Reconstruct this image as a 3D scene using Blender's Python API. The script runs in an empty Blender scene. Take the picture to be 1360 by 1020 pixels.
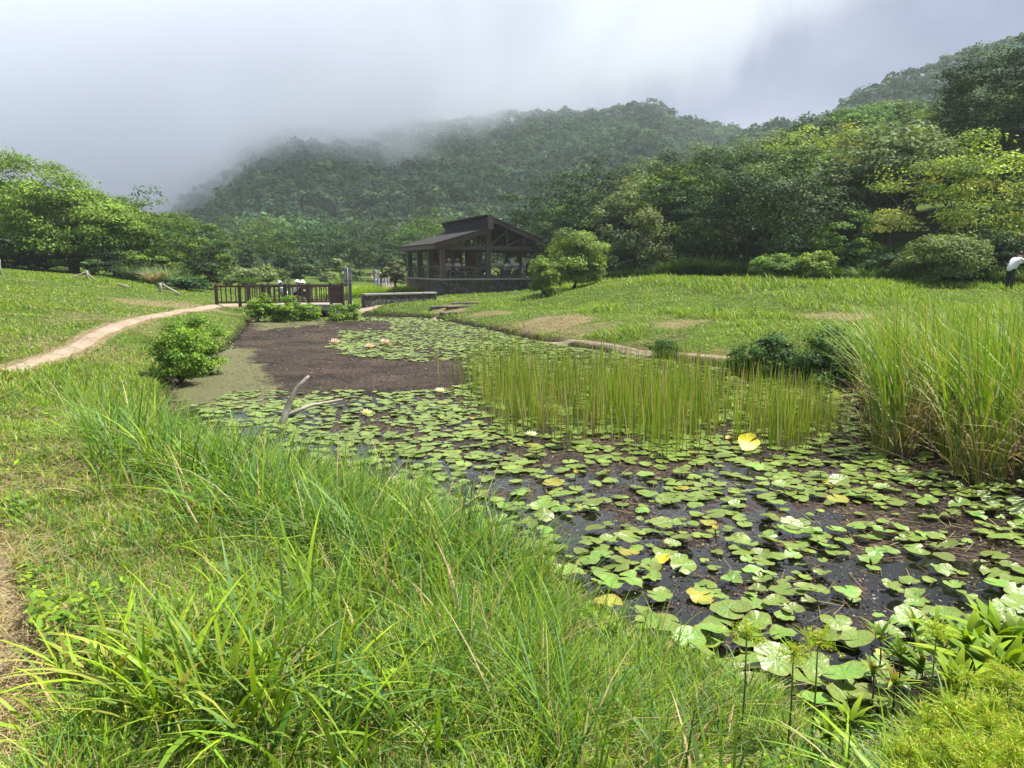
import bpy, math, random
import numpy as np
from mathutils import Vector, Matrix
rng = np.random.default_rng(11)
random.seed(5)
D = bpy.data
SC = bpy.context.scene
COL = SC.collection
R = math.radians
# ------------------------------------------------------------------ camera
F = 953.0
EYE = 2.3
PITCH = math.atan((510 - 355) / F)
CS, SN = math.cos(PITCH), math.sin(PITCH)
cam = D.objects.new("camera", D.cameras.new("camera"))
COL.objects.link(cam)
cam.location = (0, 0, EYE)
cam.rotation_euler = (math.pi / 2 - PITCH, 0, 0)
cam.data.sensor_width = 36
cam.data.lens = F / 1360 * 36
cam.data.clip_start = 0.05
cam.data.clip_end = 6000
SC.camera = cam


def ray(px, py):
    u, v = (px - 680) / F, (510 - py) / F
    return u, CS + v * SN, -SN + v * CS


def gz(px, py, z=0.0):
    dx, dy, dz = ray(px, py)
    t = (z - EYE) / dz
    return dx * t, dy * t


def gy(px, py, Y):
    dx, dy, dz = ray(px, py)
    t = Y / dy
    return dx * t, EYE + dz * t


def proj(x, y, z):
    zz = z - EYE
    d = np.maximum(y * CS - zz * SN, 0.05)
    return 680 + F * x / d, 510 - F * (y * SN + zz * CS) / d


# ------------------------------------------------------------------ helpers
def tag(o, label=None, cat=None, group=None, kind=None):
    if label: o["label"] = label
    if cat: o["category"] = cat
    if group: o["group"] = group
    if kind: o["kind"] = kind
    return o


def root(name, loc, rz=0.0, label=None, cat=None, group=None):
    o = D.objects.new(name, None)
    o.empty_display_size = 0.3
    COL.objects.link(o)
    o.location = loc
    o.rotation_euler = (0, 0, rz)
    return tag(o, label, cat, group)


def copy_tree(o, parent=None):
    c = o.copy()
    COL.objects.link(c)
    if parent: c.parent = parent
    for ch in list(KIDS.get(o.name, [])):
        KIDS.setdefault(c.name, []).append(copy_tree(D.objects[ch], c).name)
    return c


KIDS = {}


def link(name, me, parent=None):
    o = D.objects.new(name, me)
    COL.objects.link(o)
    if parent:
        o.parent = parent
        KIDS.setdefault(parent.name, []).append(o.name)
    return o


def npmesh(name, V, polys, mats, col=None, smooth=False, attrs=None, matidx=None):
    """polys: list of int arrays (n,k)"""
    V = np.asarray(V, dtype=np.float32).reshape(-1, 3)
    me = D.meshes.new(name)
    me.vertices.add(len(V))
    me.vertices.foreach_set("co", V.ravel())
    polys = [np.asarray(p, dtype=np.int32) for p in polys if len(p)]
    loops = np.concatenate([p.ravel() for p in polys])
    tot = np.concatenate([np.full(len(p), p.shape[1], dtype=np.int32) for p in polys])
    start = np.concatenate([[0], np.cumsum(tot)[:-1]]).astype(np.int32)
    me.loops.add(len(loops))
    me.loops.foreach_set("vertex_index", loops)
    me.polygons.add(len(tot))
    me.polygons.foreach_set("loop_start", start)
    if smooth:
        me.polygons.foreach_set("use_smooth", np.ones(len(tot), dtype=bool))
    if matidx is not None:
        me.polygons.foreach_set("material_index", np.asarray(matidx, dtype=np.int32))
    me.update(calc_edges=True)
    if col is not None:
        a = me.color_attributes.new("Col", "FLOAT_COLOR", "POINT")
        c4 = np.ones((len(V), 4), dtype=np.float32)
        c4[:, :3] = col
        a.data.foreach_set("color", c4.ravel())
    for k, v in (attrs or {}).items():
        a = me.attributes.new(k, "FLOAT", "POINT")
        a.data.foreach_set("value", np.asarray(v, dtype=np.float32))
    for m in (mats if isinstance(mats, (list, tuple)) else [mats]):
        me.materials.append(m)
    return me


class MB:
    def __init__(self): self.V = []; self.Fc = []; self.sm = []

    def add(self, vs, fs, smooth=False):
        b = len(self.V)
        self.V += [tuple(v) for v in vs]
        self.Fc += [tuple(i + b for i in f) for f in fs]
        self.sm += [smooth] * len(fs)
        return self

    def box(self, c, s, rz=0.0, M=None):
        hx, hy, hz = s[0] / 2, s[1] / 2, s[2] / 2
        vs = [Vector((x, y, z)) for x in (-hx, hx) for y in (-hy, hy) for z in (-hz, hz)]
        M = M if M is not None else Matrix.Rotation(rz, 3, 'Z')
        vs = [M @ v + Vector(c) for v in vs]
        return self.add(vs, [(0, 1, 3, 2), (4, 6, 7, 5), (0, 4, 5, 1), (2, 3, 7, 6), (0, 2, 6, 4), (1, 5, 7, 3)])

    def beam(self, p0, p1, w, h, up=(0, 0, 1)):
        p0, p1 = Vector(p0), Vector(p1)
        d = (p1 - p0)
        L = d.length
        y = d.normalized()
        x = y.cross(Vector(up))
        if x.length < 1e-4: x = y.cross(Vector((0, 1, 0)))
        x.normalize()
        z = x.cross(y)
        M = Matrix((x, y, z)).transposed()
        return self.box((p0 + p1) / 2, (w, L, h), M=M)

    def tube(self, pts, rad, n=8, cap=True):
        pts = [Vector(p) for p in pts]
        rings = []
        for i, p in enumerate(pts):
            t = (pts[min(i + 1, len(pts) - 1)] - pts[max(i - 1, 0)]).normalized()
            a = t.cross(Vector((0.3, 0.9, 0.2))).normalized()
            b = t.cross(a)
            r = rad[i] if hasattr(rad, '__len__') else rad
            rings.append([p + (a * math.cos(k * 2 * math.pi / n) + b * math.sin(k * 2 * math.pi / n)) * r for k in range(n)])
        vs = [v for rg in rings for v in rg]
        fs = []
        for i in range(len(pts) - 1):
            for k in range(n):
                fs.append((i * n + k, i * n + (k + 1) % n, (i + 1) * n + (k + 1) % n, (i + 1) * n + k))
        if cap:
            fs.append(tuple(range(n))[::-1]); fs.append(tuple((len(pts) - 1) * n + k for k in range(n)))
        return self.add(vs, fs, True)

    def ball(self, c, r, seg=10, rings=7):
        rx, ry, rz_ = r if hasattr(r, '__len__') else (r, r, r)
        vs = [(c[0], c[1], c[2] - rz_)]
        for i in range(1, rings):
            th = -math.pi / 2 + math.pi * i / rings
            for k in range(seg):
                ph = 2 * math.pi * k / seg
                vs.append((c[0] + rx * math.cos(th) * math.cos(ph), c[1] + ry * math.cos(th) * math.sin(ph), c[2] + rz_ * math.sin(th)))
        vs.append((c[0], c[1], c[2] + rz_))
        fs = [(0, 1 + (k + 1) % seg, 1 + k) for k in range(seg)]
        for i in range(rings - 2):
            for k in range(seg):
                a = 1 + i * seg
                fs.append((a + k, a + (k + 1) % seg, a + seg + (k + 1) % seg, a + seg + k))
        a = 1 + (rings - 2) * seg
        fs += [(a + k, a + (k + 1) % seg, len(vs) - 1) for k in range(seg)]
        return self.add(vs, fs, True)

    def build(self, name, mat, parent=None, bevel=0.0):
        me = D.meshes.new(name)
        me.from_pydata(self.V, [], self.Fc)
        me.polygons.foreach_set("use_smooth", self.sm)
        me.materials.append(mat)
        me.update()
        o = link(name, me, parent)
        if bevel:
            b = o.modifiers.new("bevel", "BEVEL"); b.width = bevel; b.segments = 1; b.limit_method = 'ANGLE'
        return o


def hash2(ix, iy, seed):
    h = (ix.astype(np.int64) * 374761393 + iy.astype(np.int64) * 668265263 + seed * 1442695041) & 0xffffffff
    h = ((h ^ (h >> 13)) * 1274126177) & 0xffffffff
    h = h ^ (h >> 16)
    return (h & 0xffffff) / float(0xffffff)


def vn(x, y, scale, seed=0):
    x = np.asarray(x, dtype=float) / scale; y = np.asarray(y, dtype=float) / scale
    ix, iy = np.floor(x), np.floor(y)
    fx, fy = x - ix, y - iy
    fx = fx * fx * (3 - 2 * fx); fy = fy * fy * (3 - 2 * fy)
    a, b = hash2(ix, iy, seed), hash2(ix + 1, iy, seed)
    c, d = hash2(ix, iy + 1, seed), hash2(ix + 1, iy + 1, seed)
    return (a * (1 - fx) + b * fx) * (1 - fy) + (c * (1 - fx) + d * fx) * fy


def fbm(x, y, scale, seed=0, oct=3):
    s, a, t = 0, 1.0, 0
    for i in range(oct):
        s = s + a * vn(x, y, scale / 2 ** i, seed + i * 17); t += a; a *= 0.5
    return s / t


def sstep(a, b, x):
    t = np.clip((np.asarray(x, dtype=float) - a) / (b - a), 0, 1)
    return t * t * (3 - 2 * t)


def sdpoly(poly, x, y):
    """signed distance, negative inside"""
    x = np.asarray(x, dtype=float); y = np.asarray(y, dtype=float)
    P = np.asarray(poly, dtype=float)
    d = np.full(x.shape, 1e18)
    ins = np.zeros(x.shape, dtype=bool)
    n = len(P)
    for i in range(n):
        ax, ay = P[i]; bx, by = P[(i + 1) % n]
        ex, ey = bx - ax, by - ay
        t = np.clip(((x - ax) * ex + (y - ay) * ey) / (ex * ex + ey * ey + 1e-12), 0, 1)
        d = np.minimum(d, (x - ax - t * ex) ** 2 + (y - ay - t * ey) ** 2)
        if ay != by:
            ins ^= ((ay > y) != (by > y)) & (x < (bx - ax) * (y - ay) / (by - ay) + ax)
    d = np.sqrt(d)
    return np.where(ins, -d, d)


def smooth_closed(P, it=2):
    P = np.asarray(P, dtype=float)
    for _ in range(it):
        Q = np.empty((len(P) * 2, 2)); N = np.roll(P, -1, 0)
        Q[0::2] = P * .75 + N * .25; Q[1::2] = P * .25 + N * .75
        P = Q
    return P


# ------------------------------------------------------------------ terrain
near_px = [(1150, 1075), (1120, 1020), (1085, 970), (1000, 925), (935, 900), (870, 872), (800, 838), (740, 802), (690, 768), (640, 732), (600, 704),
           (555, 676), (500, 652), (430, 632), (350, 612), (270, 592), (228, 562), (218, 525), (232, 494), (262, 480), (298, 464),
           (318, 449), (330, 437), (328, 427), (360, 421), (430, 418), (500, 419), (570, 422), (640, 436), (700, 450), (760, 461),
           (870, 474), (940, 486), (1000, 495), (1060, 498), (1130, 494)]
POND = [gz(*p) for p in near_px] + [(9.5, 16), (13, 14), (16, 11), (15, 7), (11, 5.2), (7.5, 4.9)]
POND += [gz(*p) for p in [(1450, 850), (1360, 870), (1290, 893), (1235, 935), (1205, 985), (1210, 1075)]]
POND += [(1.75, 2.35)]
PONDS = smooth_closed(POND, 1)

CP = [(0, 0, .7), (-2, 2.5, .68), (0, 2.2, .6), (-4, 6, .68), (-3, 9, .55), (-8, 11, .78), (-6.5, 15, .62), (-9, 20, .75), (-12, 26, .72), (-13, 33, .6), (-8.6, 34, .58),
      (-4, 36, .55), (-5, 45, .42), (-3, 50, .4), (-18, 25, 1.5), (-15, 18, 1.35), (-12, 13.5, .95), (-25, 35, 2.1), (-22, 42, 1.55), (-30, 48, 1.9), (-40, 58, 2.8), (-30, 25, 2.6),
      (-45, 40, 3.4), (-1.1, 29, .4), (3, 33, .75), (1, 41, .75), (3, 43, 1.1), (5, 40, 1.5), (6, 35, 1.55), (12, 34.5, 1.72), (9.5, 25, .85), (15, 20, .75), (21, 25, 1.15), (17, 31, 1.45),
      (23, 31, 1.4), (16, 42, 1.3), (24, 37, 1.5), (11, 48, 1.3), (-5, 75, .65), (-20, 82, .8), (-45, 90, 2.5), (-16, 60, .5), (-60, 60, 4.5), (28, 14, .8), (6, 3, .5), (9, 2, .6),
      (0, -10, .8), (-20, 0, 1.6), (20, -20, 1), (-60, 0, 4), (60, 20, 3), (20, 60, 2), (5, 62, .9), (-13, 40, .5), (0, 110, 1.5)]
_cp = np.array(CP, dtype=float)
_c = 3.0
_A = np.sqrt(((_cp[:, None, :2] - _cp[None, :, :2]) ** 2).sum(2) + _c * _c)
_w = np.linalg.solve(_A, _cp[:, 2] - 1.0)


def land(x, y):
    x = np.asarray(x, dtype=float); y = np.asarray(y, dtype=float)
    rr = np.sqrt(x * x + y * y)
    k = np.minimum(1, 115 / np.maximum(rr, 1e-3))
    xx, yy = x * k, y * k
    s = np.zeros(x.shape) + 1.0
    for (cx, cy, _), w in zip(CP, _w):
        s = s + w * np.sqrt((xx - cx) ** 2 + (yy - cy) ** 2 + _c * _c)
    return np.clip(s, 0.15, 6)


def prof(pts, Y, drop):
    a = []
    for px, py in pts:
        x, z = gy(px, py, Y)
        a.append((x, z - drop))
    a = np.array(a)
    return a[:, 0], a[:, 1]


RA = prof([(-900, 352), (-300, 350), (0, 335), (140, 305), (215, 270), (250, 232), (290, 205), (330, 160), (400, 150), (480, 158), (600, 146), (700, 136), (780, 140), (870, 130),
           (905, 148), (960, 158), (1000, 168), (1100, 190), (1300, 230), (1700, 260)], 470, 10)
RB = prof([(800, 350), (900, 235), (980, 178), (1020, 160), (1090, 140), (1150, 118), (1190, 98), (1230, 82), (1310, 56), (1400, 30), (1600, 0), (2300, 20)], 300, 5)
RC = prof([(560, 355), (640, 320), (680, 292), (740, 262), (800, 235), (860, 212), (920, 205), (1000, 190), (1060, 170), (1130, 152), (1200, 146), (1280, 128), (1400, 112), (1600, 100), (2300, 100)], 105, 10.4)


def H0(x, y):
    """hills"""
    hA = np.interp(x * 470 / np.maximum(y, 120), RA[0], RA[1]) * np.clip((y - 125) / (470 - 125), 0, 1) ** 1.15
    hA = np.where(y > 470, np.interp(x * 470 / np.maximum(y, 120), RA[0], RA[1]) * (1 - .35 * sstep(470, 800, y)), hA)
    hB = np.interp(x * 300 / np.maximum(y, 80), RB[0], RB[1]) * np.clip((y - 135) / (300 - 135), 0, 1) ** 1.1
    y0 = np.interp(x, [-20, 0, 15, 30], [62, 54, 44, 38])
    hC = np.interp(x * 105 / np.maximum(y, 40), RC[0], RC[1]) * np.clip((y - y0) / np.maximum(105 - y0, 1), 0, 1) ** .95
    hC = np.where(y > 105, np.maximum(hC - (y - 105) * .12, 0), hC)
    return np.maximum(np.maximum(hA, hB), np.maximum(hC, 0))


def h(x, y, detail=True):
    x = np.asarray(x, dtype=float); y = np.asarray(y, dtype=float)
    L = land(x, y)
    near = (np.abs(x) < 30) & (y > -3) & (y < 45)
    s = np.full(x.shape, 50.0)
    if near.any():
        s = np.array(s); s[near] = sdpoly(PONDS, x[near], y[near])
    wob = (fbm(x, y, .8, 3) - .5) * .3
    ss = s + wob * np.clip(1.5 - np.abs(s), 0, 1)
    z = np.where(ss < 0, -0.55 * sstep(0, -1.3, ss), L * (0.32 * sstep(0, .25, ss) + .68 * sstep(0.1, 2.6, ss)))
    z = z + np.maximum(H0(x, y) - 0, 0) * sstep(30, 50, y) 
    if detail:
        m = sstep(.3, 2.5, s)
        z = z + m * ((fbm(x, y, 3.0, 8) - .5) * .16 + (fbm(x, y, .7, 9) - .5) * .13 * (1 - sstep(8, 20, y)) + (fbm(x, y, .7, 9) - .5) * .05)
        far = sstep(100, 200, np.sqrt(x * x + y * y))
        z = z + far * ((fbm(x, y, 60, 12) - .5) * 9 - 8 * np.abs(fbm(x + y * .15, y * .35, 42, 19, 2) - .5) * 2 * sstep(180, 260, np.hypot(x, y)) * (1 - sstep(400, 470, y)))
    return z


def hp(x, y): return float(h(np.array([x]), np.array([y]))[0])


def polar_sheet(rs, angs, zf, name, mats, attrf=None, closed=False):
    RR, AA = np.meshgrid(rs, angs, indexing='ij')
    X = RR * np.sin(AA); Y = RR * np.cos(AA)
    Z = zf(X.ravel(), Y.ravel())
    V = np.stack([X.ravel(), Y.ravel(), Z], 1)
    nr, na = RR.shape
    i = np.arange(nr - 1)[:, None] * na; j = np.arange(na if closed else na - 1)[None, :]
    j2 = (j + 1) % na
    Fq = np.stack([(i + j), (i + j2), (i + na + j2), (i + na + j)], -1).reshape(-1, 4)[:, ::-1]
    polys = [Fq]
    at = attrf(V[:, 0], V[:, 1], V[:, 2]) if attrf else None
    return npmesh(name, V, polys, mats, smooth=True, attrs=at)


# ------------------------------------------------------------------ materials
def newmat(name):
    m = D.materials.new(name); m.use_nodes = True
    nt = m.node_tree
    b = nt.nodes["Principled BSDF"]
    return m, nt, b


def N(nt, t, **kw):
    n = nt.nodes.new(t)
    for k, v in kw.items():
        if k in n.inputs.keys(): n.inputs[k].default_value = v
        else: setattr(n, k, v)
    return n


def ramp(nt, fac, stops, interp='LINEAR'):
    r = nt.nodes.new("ShaderNodeValToRGB")
    r.color_ramp.interpolation = interp
    e = r.color_ramp.elements
    while len(e) < len(stops): e.new(0.5)
    for k, (p, c) in enumerate(stops):
        e[k].position = p; e[k].color = (*c, 1) if len(c) == 3 else c
    nt.links.new(fac, r.inputs[0])
    return r.outputs[0]


def noise(nt, scale, detail=4, rough=.55, coord=None, dist=0.0):
    n = N(nt, "ShaderNodeTexNoise"); n.inputs["Scale"].default_value = scale
    n.inputs["Detail"].default_value = detail; n.inputs["Roughness"].default_value = rough
    n.inputs["Distortion"].default_value = dist
    if coord is None:
        tc = nt.nodes.new("ShaderNodeTexCoord"); coord = tc.outputs["Object"]
    nt.links.new(coord, n.inputs["Vector"])
    return n.outputs[0]


def mix(nt, fac, a, b, mode='MIX'):
    n = nt.nodes.new("ShaderNodeMix"); n.data_type = 'RGBA'; n.blend_type = mode
    for s, v in ((n.inputs[0], fac), (n.inputs[6], a), (n.inputs[7], b)):
        if isinstance(v, (int, float)): s.default_value = v
        elif isinstance(v, tuple): s.default_value = (*v, 1) if len(v) == 3 else v
        else: nt.links.new(v, s)
    return n.outputs[2]


def mth(nt, op, a, b=0.0, clamp=False):
    n = nt.nodes.new("ShaderNodeMath"); n.operation = op; n.use_clamp = clamp
    for s, v in zip(n.inputs, (a, b)):
        if isinstance(v, (int, float)): s.default_value = v
        else: nt.links.new(v, s)
    return n.outputs[0]


def bump(nt, b, height, strength=.3, dist=.02):
    n = nt.nodes.new("ShaderNodeBump"); n.inputs["Strength"].default_value = strength; n.inputs["Distance"].default_value = dist
    nt.links.new(height, n.inputs["Height"]); nt.links.new(n.outputs[0], b.inputs["Normal"])


def foliage_mat(name, trans=.3, rough=.5, spec=.35, vary=.25, objrand=.0, gain=1.0):
    m, nt, b = newmat(name)
    a = N(nt, "ShaderNodeAttribute"); a.attribute_name = "Col"
    c = a.outputs["Color"]
    nz = noise(nt, 7.0, 2)
    v = mth(nt, 'ADD', mth(nt, 'MULTIPLY', nz, vary * 2), (1 - vary) * gain)
    hsv = nt.nodes.new("ShaderNodeHueSaturation")
    nt.links.new(c, hsv.inputs["Color"])
    if objrand:
        oi = nt.nodes.new("ShaderNodeObjectInfo")
        hh = mth(nt, 'ADD', mth(nt, 'MULTIPLY', oi.outputs["Random"], .035), .468)
        nt.links.new(hh, hsv.inputs["Hue"])
        v = mth(nt, 'MULTIPLY', v, mth(nt, 'ADD', mth(nt, 'MULTIPLY', oi.outputs["Random"], objrand), 1 - objrand / 2))
    nt.links.new(v, hsv.inputs["Value"])
    nt.links.new(hsv.outputs[0], b.inputs["Base Color"])
    b.inputs["Roughness"].default_value = rough
    b.inputs["Specular IOR Level"].default_value = spec
    t = nt.nodes.new("ShaderNodeBsdfTranslucent")
    tcx = mix(nt, 1.0, hsv.outputs[0], (1.25, 1.25, .55), 'MULTIPLY')
    nt.links.new(tcx, t.inputs[0])
    ms = nt.nodes.new("ShaderNodeMixShader"); ms.inputs[0].default_value = trans
    nt.links.new(b.outputs[0], ms.inputs[1]); nt.links.new(t.outputs[0], ms.inputs[2])
    nt.links.new(ms.outputs[0], nt.nodes["Material Output"].inputs["Surface"])
    return m


def simple_mat(name, c1, c2, scale=8, rough=.7, bmp=.3, spec=.3, detail=5, stretch=None, dist=.02):
    m, nt, b = newmat(name)
    tc = nt.nodes.new("ShaderNodeTexCoord"); co = tc.outputs["Object"]
    if stretch:
        mp = nt.nodes.new("ShaderNodeMapping"); mp.inputs["Scale"].default_value = stretch
        nt.links.new(co, mp.inputs[0]); co = mp.outputs[0]
    n = noise(nt, scale, detail, .6, co)
    nt.links.new(ramp(nt, n, [(.3, c1), (.7, c2)]), b.inputs["Base Color"])
    b.inputs["Roughness"].default_value = rough
    b.inputs["Specular IOR Level"].default_value = spec
    if bmp: bump(nt, b, n, bmp, dist)
    return m


M = {}
M['leaf'] = foliage_mat('tree_leaves', .25, .6, .1, .4, .5, 1.15)
M['leafhill'] = foliage_mat('forest_leaves', .2, .85, .08, .3)
M['grass'] = foliage_mat('grass_blades', .3, .48, .2, .3, 0, 1.14)
M['reed'] = foliage_mat('reed_stems', .25, .5, .3, .15)
M['bush'] = foliage_mat('shrub_leaves', .3, .55, .15, .3)
M['bark'] = simple_mat('bark', (.035, .025, .018), (.12, .095, .075), 14, .9, .8, .1, stretch=(1, 1, .25))
M['wood'] = simple_mat('dark_wood', (.055, .038, .033), (.16, .12, .108), 5, .6, .3, .35, stretch=(3, 3, 3))
M['redwood'] = simple_mat('red_brown_wood', (.045, .02, .016), (.12, .058, .052), 5, .55, .3, .4)
M['greywood'] = simple_mat('weathered_wood', (.22, .19, .16), (.5, .46, .4), 9, .85, .5, .1)
M['metal'] = simple_mat('grey_painted_metal', (.25, .26, .25), (.38, .39, .38), 6, .45, .05, .5)
M['darkmetal'] = simple_mat('dark_pole', (.05, .05, .05), (.1, .1, .1), 6, .45, .05, .5)
M['concrete'] = simple_mat('concrete', (.26, .24, .22), (.45, .43, .4), 6, .9, .3, .1)
M['deck'] = simple_mat('deck_boards', (.25, .22, .2), (.4, .36, .33), 4, .8, .3, .15)
M['skin'] = simple_mat('skin', (.45, .27, .19), (.5, .31, .22), 4, .55, 0)
M['white'] = simple_mat('white_cloth', (.68, .68, .72), (.8, .8, .82), 5, .8, 0)
M['pink'] = simple_mat('pink_cloth', (.6, .42, .44), (.72, .55, .56), 5, .8, 0)
M['lilac'] = simple_mat('lilac_cloth', (.62, .55, .74), (.75, .7, .85), 5, .8, 0)
M['blue'] = simple_mat('blue_cloth', (.04, .12, .24), (.06, .18, .32), 5, .8, 0)
M['paleblue'] = simple_mat('pale_blue_cloth', (.28, .34, .6), (.4, .46, .7), 5, .8, 0)
M['grey'] = simple_mat('grey_cloth', (.25, .26, .28), (.36, .37, .4), 5, .8, 0)
M['black'] = simple_mat('black_cloth', (.012, .012, .016), (.03, .03, .035), 5, .8, 0)
M['hair'] = simple_mat('black_hair', (.008, .006, .005), (.02, .016, .014), 30, .5, .2)
M['rope'] = simple_mat('pale_rope', (.42, .38, .3), (.6, .55, .45), 60, .9, .4)
M['petalw'] = foliage_mat('white_petals', .3, .5, .3, .05)


def stone_mat(name, c1, c2, scale, mortar=(.03, .028, .026)):
    m, nt, b = newmat(name)
    tc = nt.nodes.new("ShaderNodeTexCoord")
    v = N(nt, "ShaderNodeTexVoronoi"); v.feature = 'DISTANCE_TO_EDGE'; v.inputs["Scale"].default_value = scale
    v2 = N(nt, "ShaderNodeTexVoronoi"); v2.inputs["Scale"].default_value = scale
    nt.links.new(tc.outputs["Object"], v.inputs[0]); nt.links.new(tc.outputs["Object"], v2.inputs[0])
    sep = nt.nodes.new("ShaderNodeSeparateColor"); nt.links.new(v2.outputs["Color"], sep.inputs[0])
    c = ramp(nt, sep.outputs[0], [(0, c1), (1, c2)])
    c = mix(nt, mth(nt, 'MULTIPLY', noise(nt, scale * 6), .6), c, (.02, .02, .018))
    e = ramp(nt, v.outputs["Distance"], [(.02, (0, 0, 0)), (.08, (1, 1, 1))])
    nt.links.new(mix(nt, e, mortar, c), b.inputs["Base Color"])
    b.inputs["Roughness"].default_value = .9
    bump(nt, b, e, .8, .04)
    return m


M['stone'] = stone_mat('dark_field_stone', (.05, .045, .04), (.17, .15, .13), 3.6)
M['stonewall'] = stone_mat('mossy_stone', (.07, .065, .055), (.2, .19, .16), 4.5)


def brick_mat(name, c1, c2, mort, s=3.0):
    m, nt, b = newmat(name)
    tc = nt.nodes.new("ShaderNodeTexCoord")
    mp = nt.nodes.new("ShaderNodeMapping"); mp.inputs["Rotation"].default_value = (R(90), 0, 0)
    nt.links.new(tc.outputs["Object"], mp.inputs[0])
    br = nt.nodes.new("ShaderNodeTexBrick"); br.inputs["Scale"].default_value = s
    br.inputs["Color1"].default_value = (*c1, 1); br.inputs["Color2"].default_value = (*c2, 1); br.inputs["Mortar"].default_value = (*mort, 1)
    nt.links.new(mp.outputs[0], br.inputs[0])
    nt.links.new(mix(nt, mth(nt, 'MULTIPLY', noise(nt, 2), .5), br.outputs[0], (.05, .02, .015)), b.inputs["Base Color"])
    b.inputs["Roughness"].default_value = .85
    return m


M['brick'] = brick_mat('red_brick', (.58, .17, .09), (.62, .2, .12), (.25, .16, .13), 4)


def shingle_mat():
    m, nt, b = newmat('grey_shingles')
    tc = nt.nodes.new("ShaderNodeTexCoord")
    sp = nt.nodes.new("ShaderNodeSeparateXYZ"); nt.links.new(tc.outputs["Object"], sp.inputs[0])
    cb = nt.nodes.new("ShaderNodeCombineXYZ")
    # along the ridge and up the slope / wall
    nt.links.new(sp.outputs[1], cb.inputs[0])
    nt.links.new(mth(nt, 'ADD', mth(nt, 'MULTIPLY', sp.outputs[0], .55), sp.outputs[2]), cb.inputs[1])
    br = nt.nodes.new("ShaderNodeTexBrick"); br.inputs["Scale"].default_value = 1.6
    br.inputs["Color1"].default_value = (.035, .031, .033, 1); br.inputs["Color2"].default_value = (.065, .06, .06, 1)
    br.inputs["Mortar"].default_value = (.02, .018, .018, 1); br.inputs["Mortar Size"].default_value = .035
    nt.links.new(cb.outputs[0], br.inputs[0])
    nt.links.new(mix(nt, mth(nt, 'MULTIPLY', noise(nt, 3), .6), br.outputs[0], (.05, .045, .045)), b.inputs["Base Color"])
    b.inputs["Roughness"].default_value = .9; b.inputs['Specular IOR Level'].default_value = .15
    bump(nt, b, br.outputs["Fac"], -.6, .03)
    return m


M['shingle'] = shingle_mat()


def ground_mat():
    m, nt, b = newmat('ground_turf')
    n1 = noise(nt, .9, 5); n2 = noise(nt, 9, 5); n3 = noise(nt, 60, 3)
    green = ramp(nt, n1, [(.3, (.045, .085, .014)), (.55, (.085, .14, .022)), (.75, (.15, .17, .035))])
    green = mix(nt, mth(nt, 'MULTIPLY', n3, .5), green, (.035, .05, .014))
    soil = ramp(nt, n2, [(.3, (.13, .1, .055)), (.55, (.22, .18, .09)), (.75, (.3, .26, .13))])
    soil = mix(nt, mth(nt, 'MULTIPLY', n3, .4), soil, (.2, .14, .09))
    a = N(nt, "ShaderNodeAttribute"); a.attribute_name = "dirt"
    f = mth(nt, 'ADD', a.outputs["Fac"], mth(nt, 'MULTIPLY', mth(nt, 'SUBTRACT', n2, .5), .9))
    f = ramp(nt, f, [(.35, (0, 0, 0)), (.6, (1, 1, 1))])
    c = mix(nt, f, green, soil)
    w = N(nt, "ShaderNodeAttribute"); w.attribute_name = "wet"
    c = mix(nt, w.outputs["Fac"], c, (.018, .013, .009))
    nt.links.new(c, b.inputs["Base Color"])
    b.inputs["Roughness"].default_value = .95
    b.inputs["Specular IOR Level"].default_value = .1
    bump(nt, b, n3, .6, .03)
    return m


M['ground'] = ground_mat()
M['mountain'] = simple_mat('forest_floor', (.015, .025, .01), (.03, .05, .018), .2, .95, .2, .05)


def path_mat():
    m, nt, b = newmat('trodden_earth')
    n1 = noise(nt, 1.2, 5); n2 = noise(nt, 22, 5); n3 = noise(nt, 90, 3)
    c = ramp(nt, n1, [(.3, (.3, .235, .175)), (.6, (.4, .33, .26)), (.8, (.5, .43, .35))])
    c = mix(nt, mth(nt, 'MULTIPLY', n2, .5), c, (.26, .19, .13))
    c = mix(nt, ramp(nt, n3, [(.52, (0, 0, 0)), (.66, (.8, .8, .8))]), c, (.2, .15, .1))
    nt.links.new(c, b.inputs["Base Color"]); b.inputs["Roughness"].default_value = .95
    b.inputs["Specular IOR Level"].default_value = .1
    bump(nt, b, n2, .6, .03)
    return m


M['path'] = path_mat()


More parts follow.
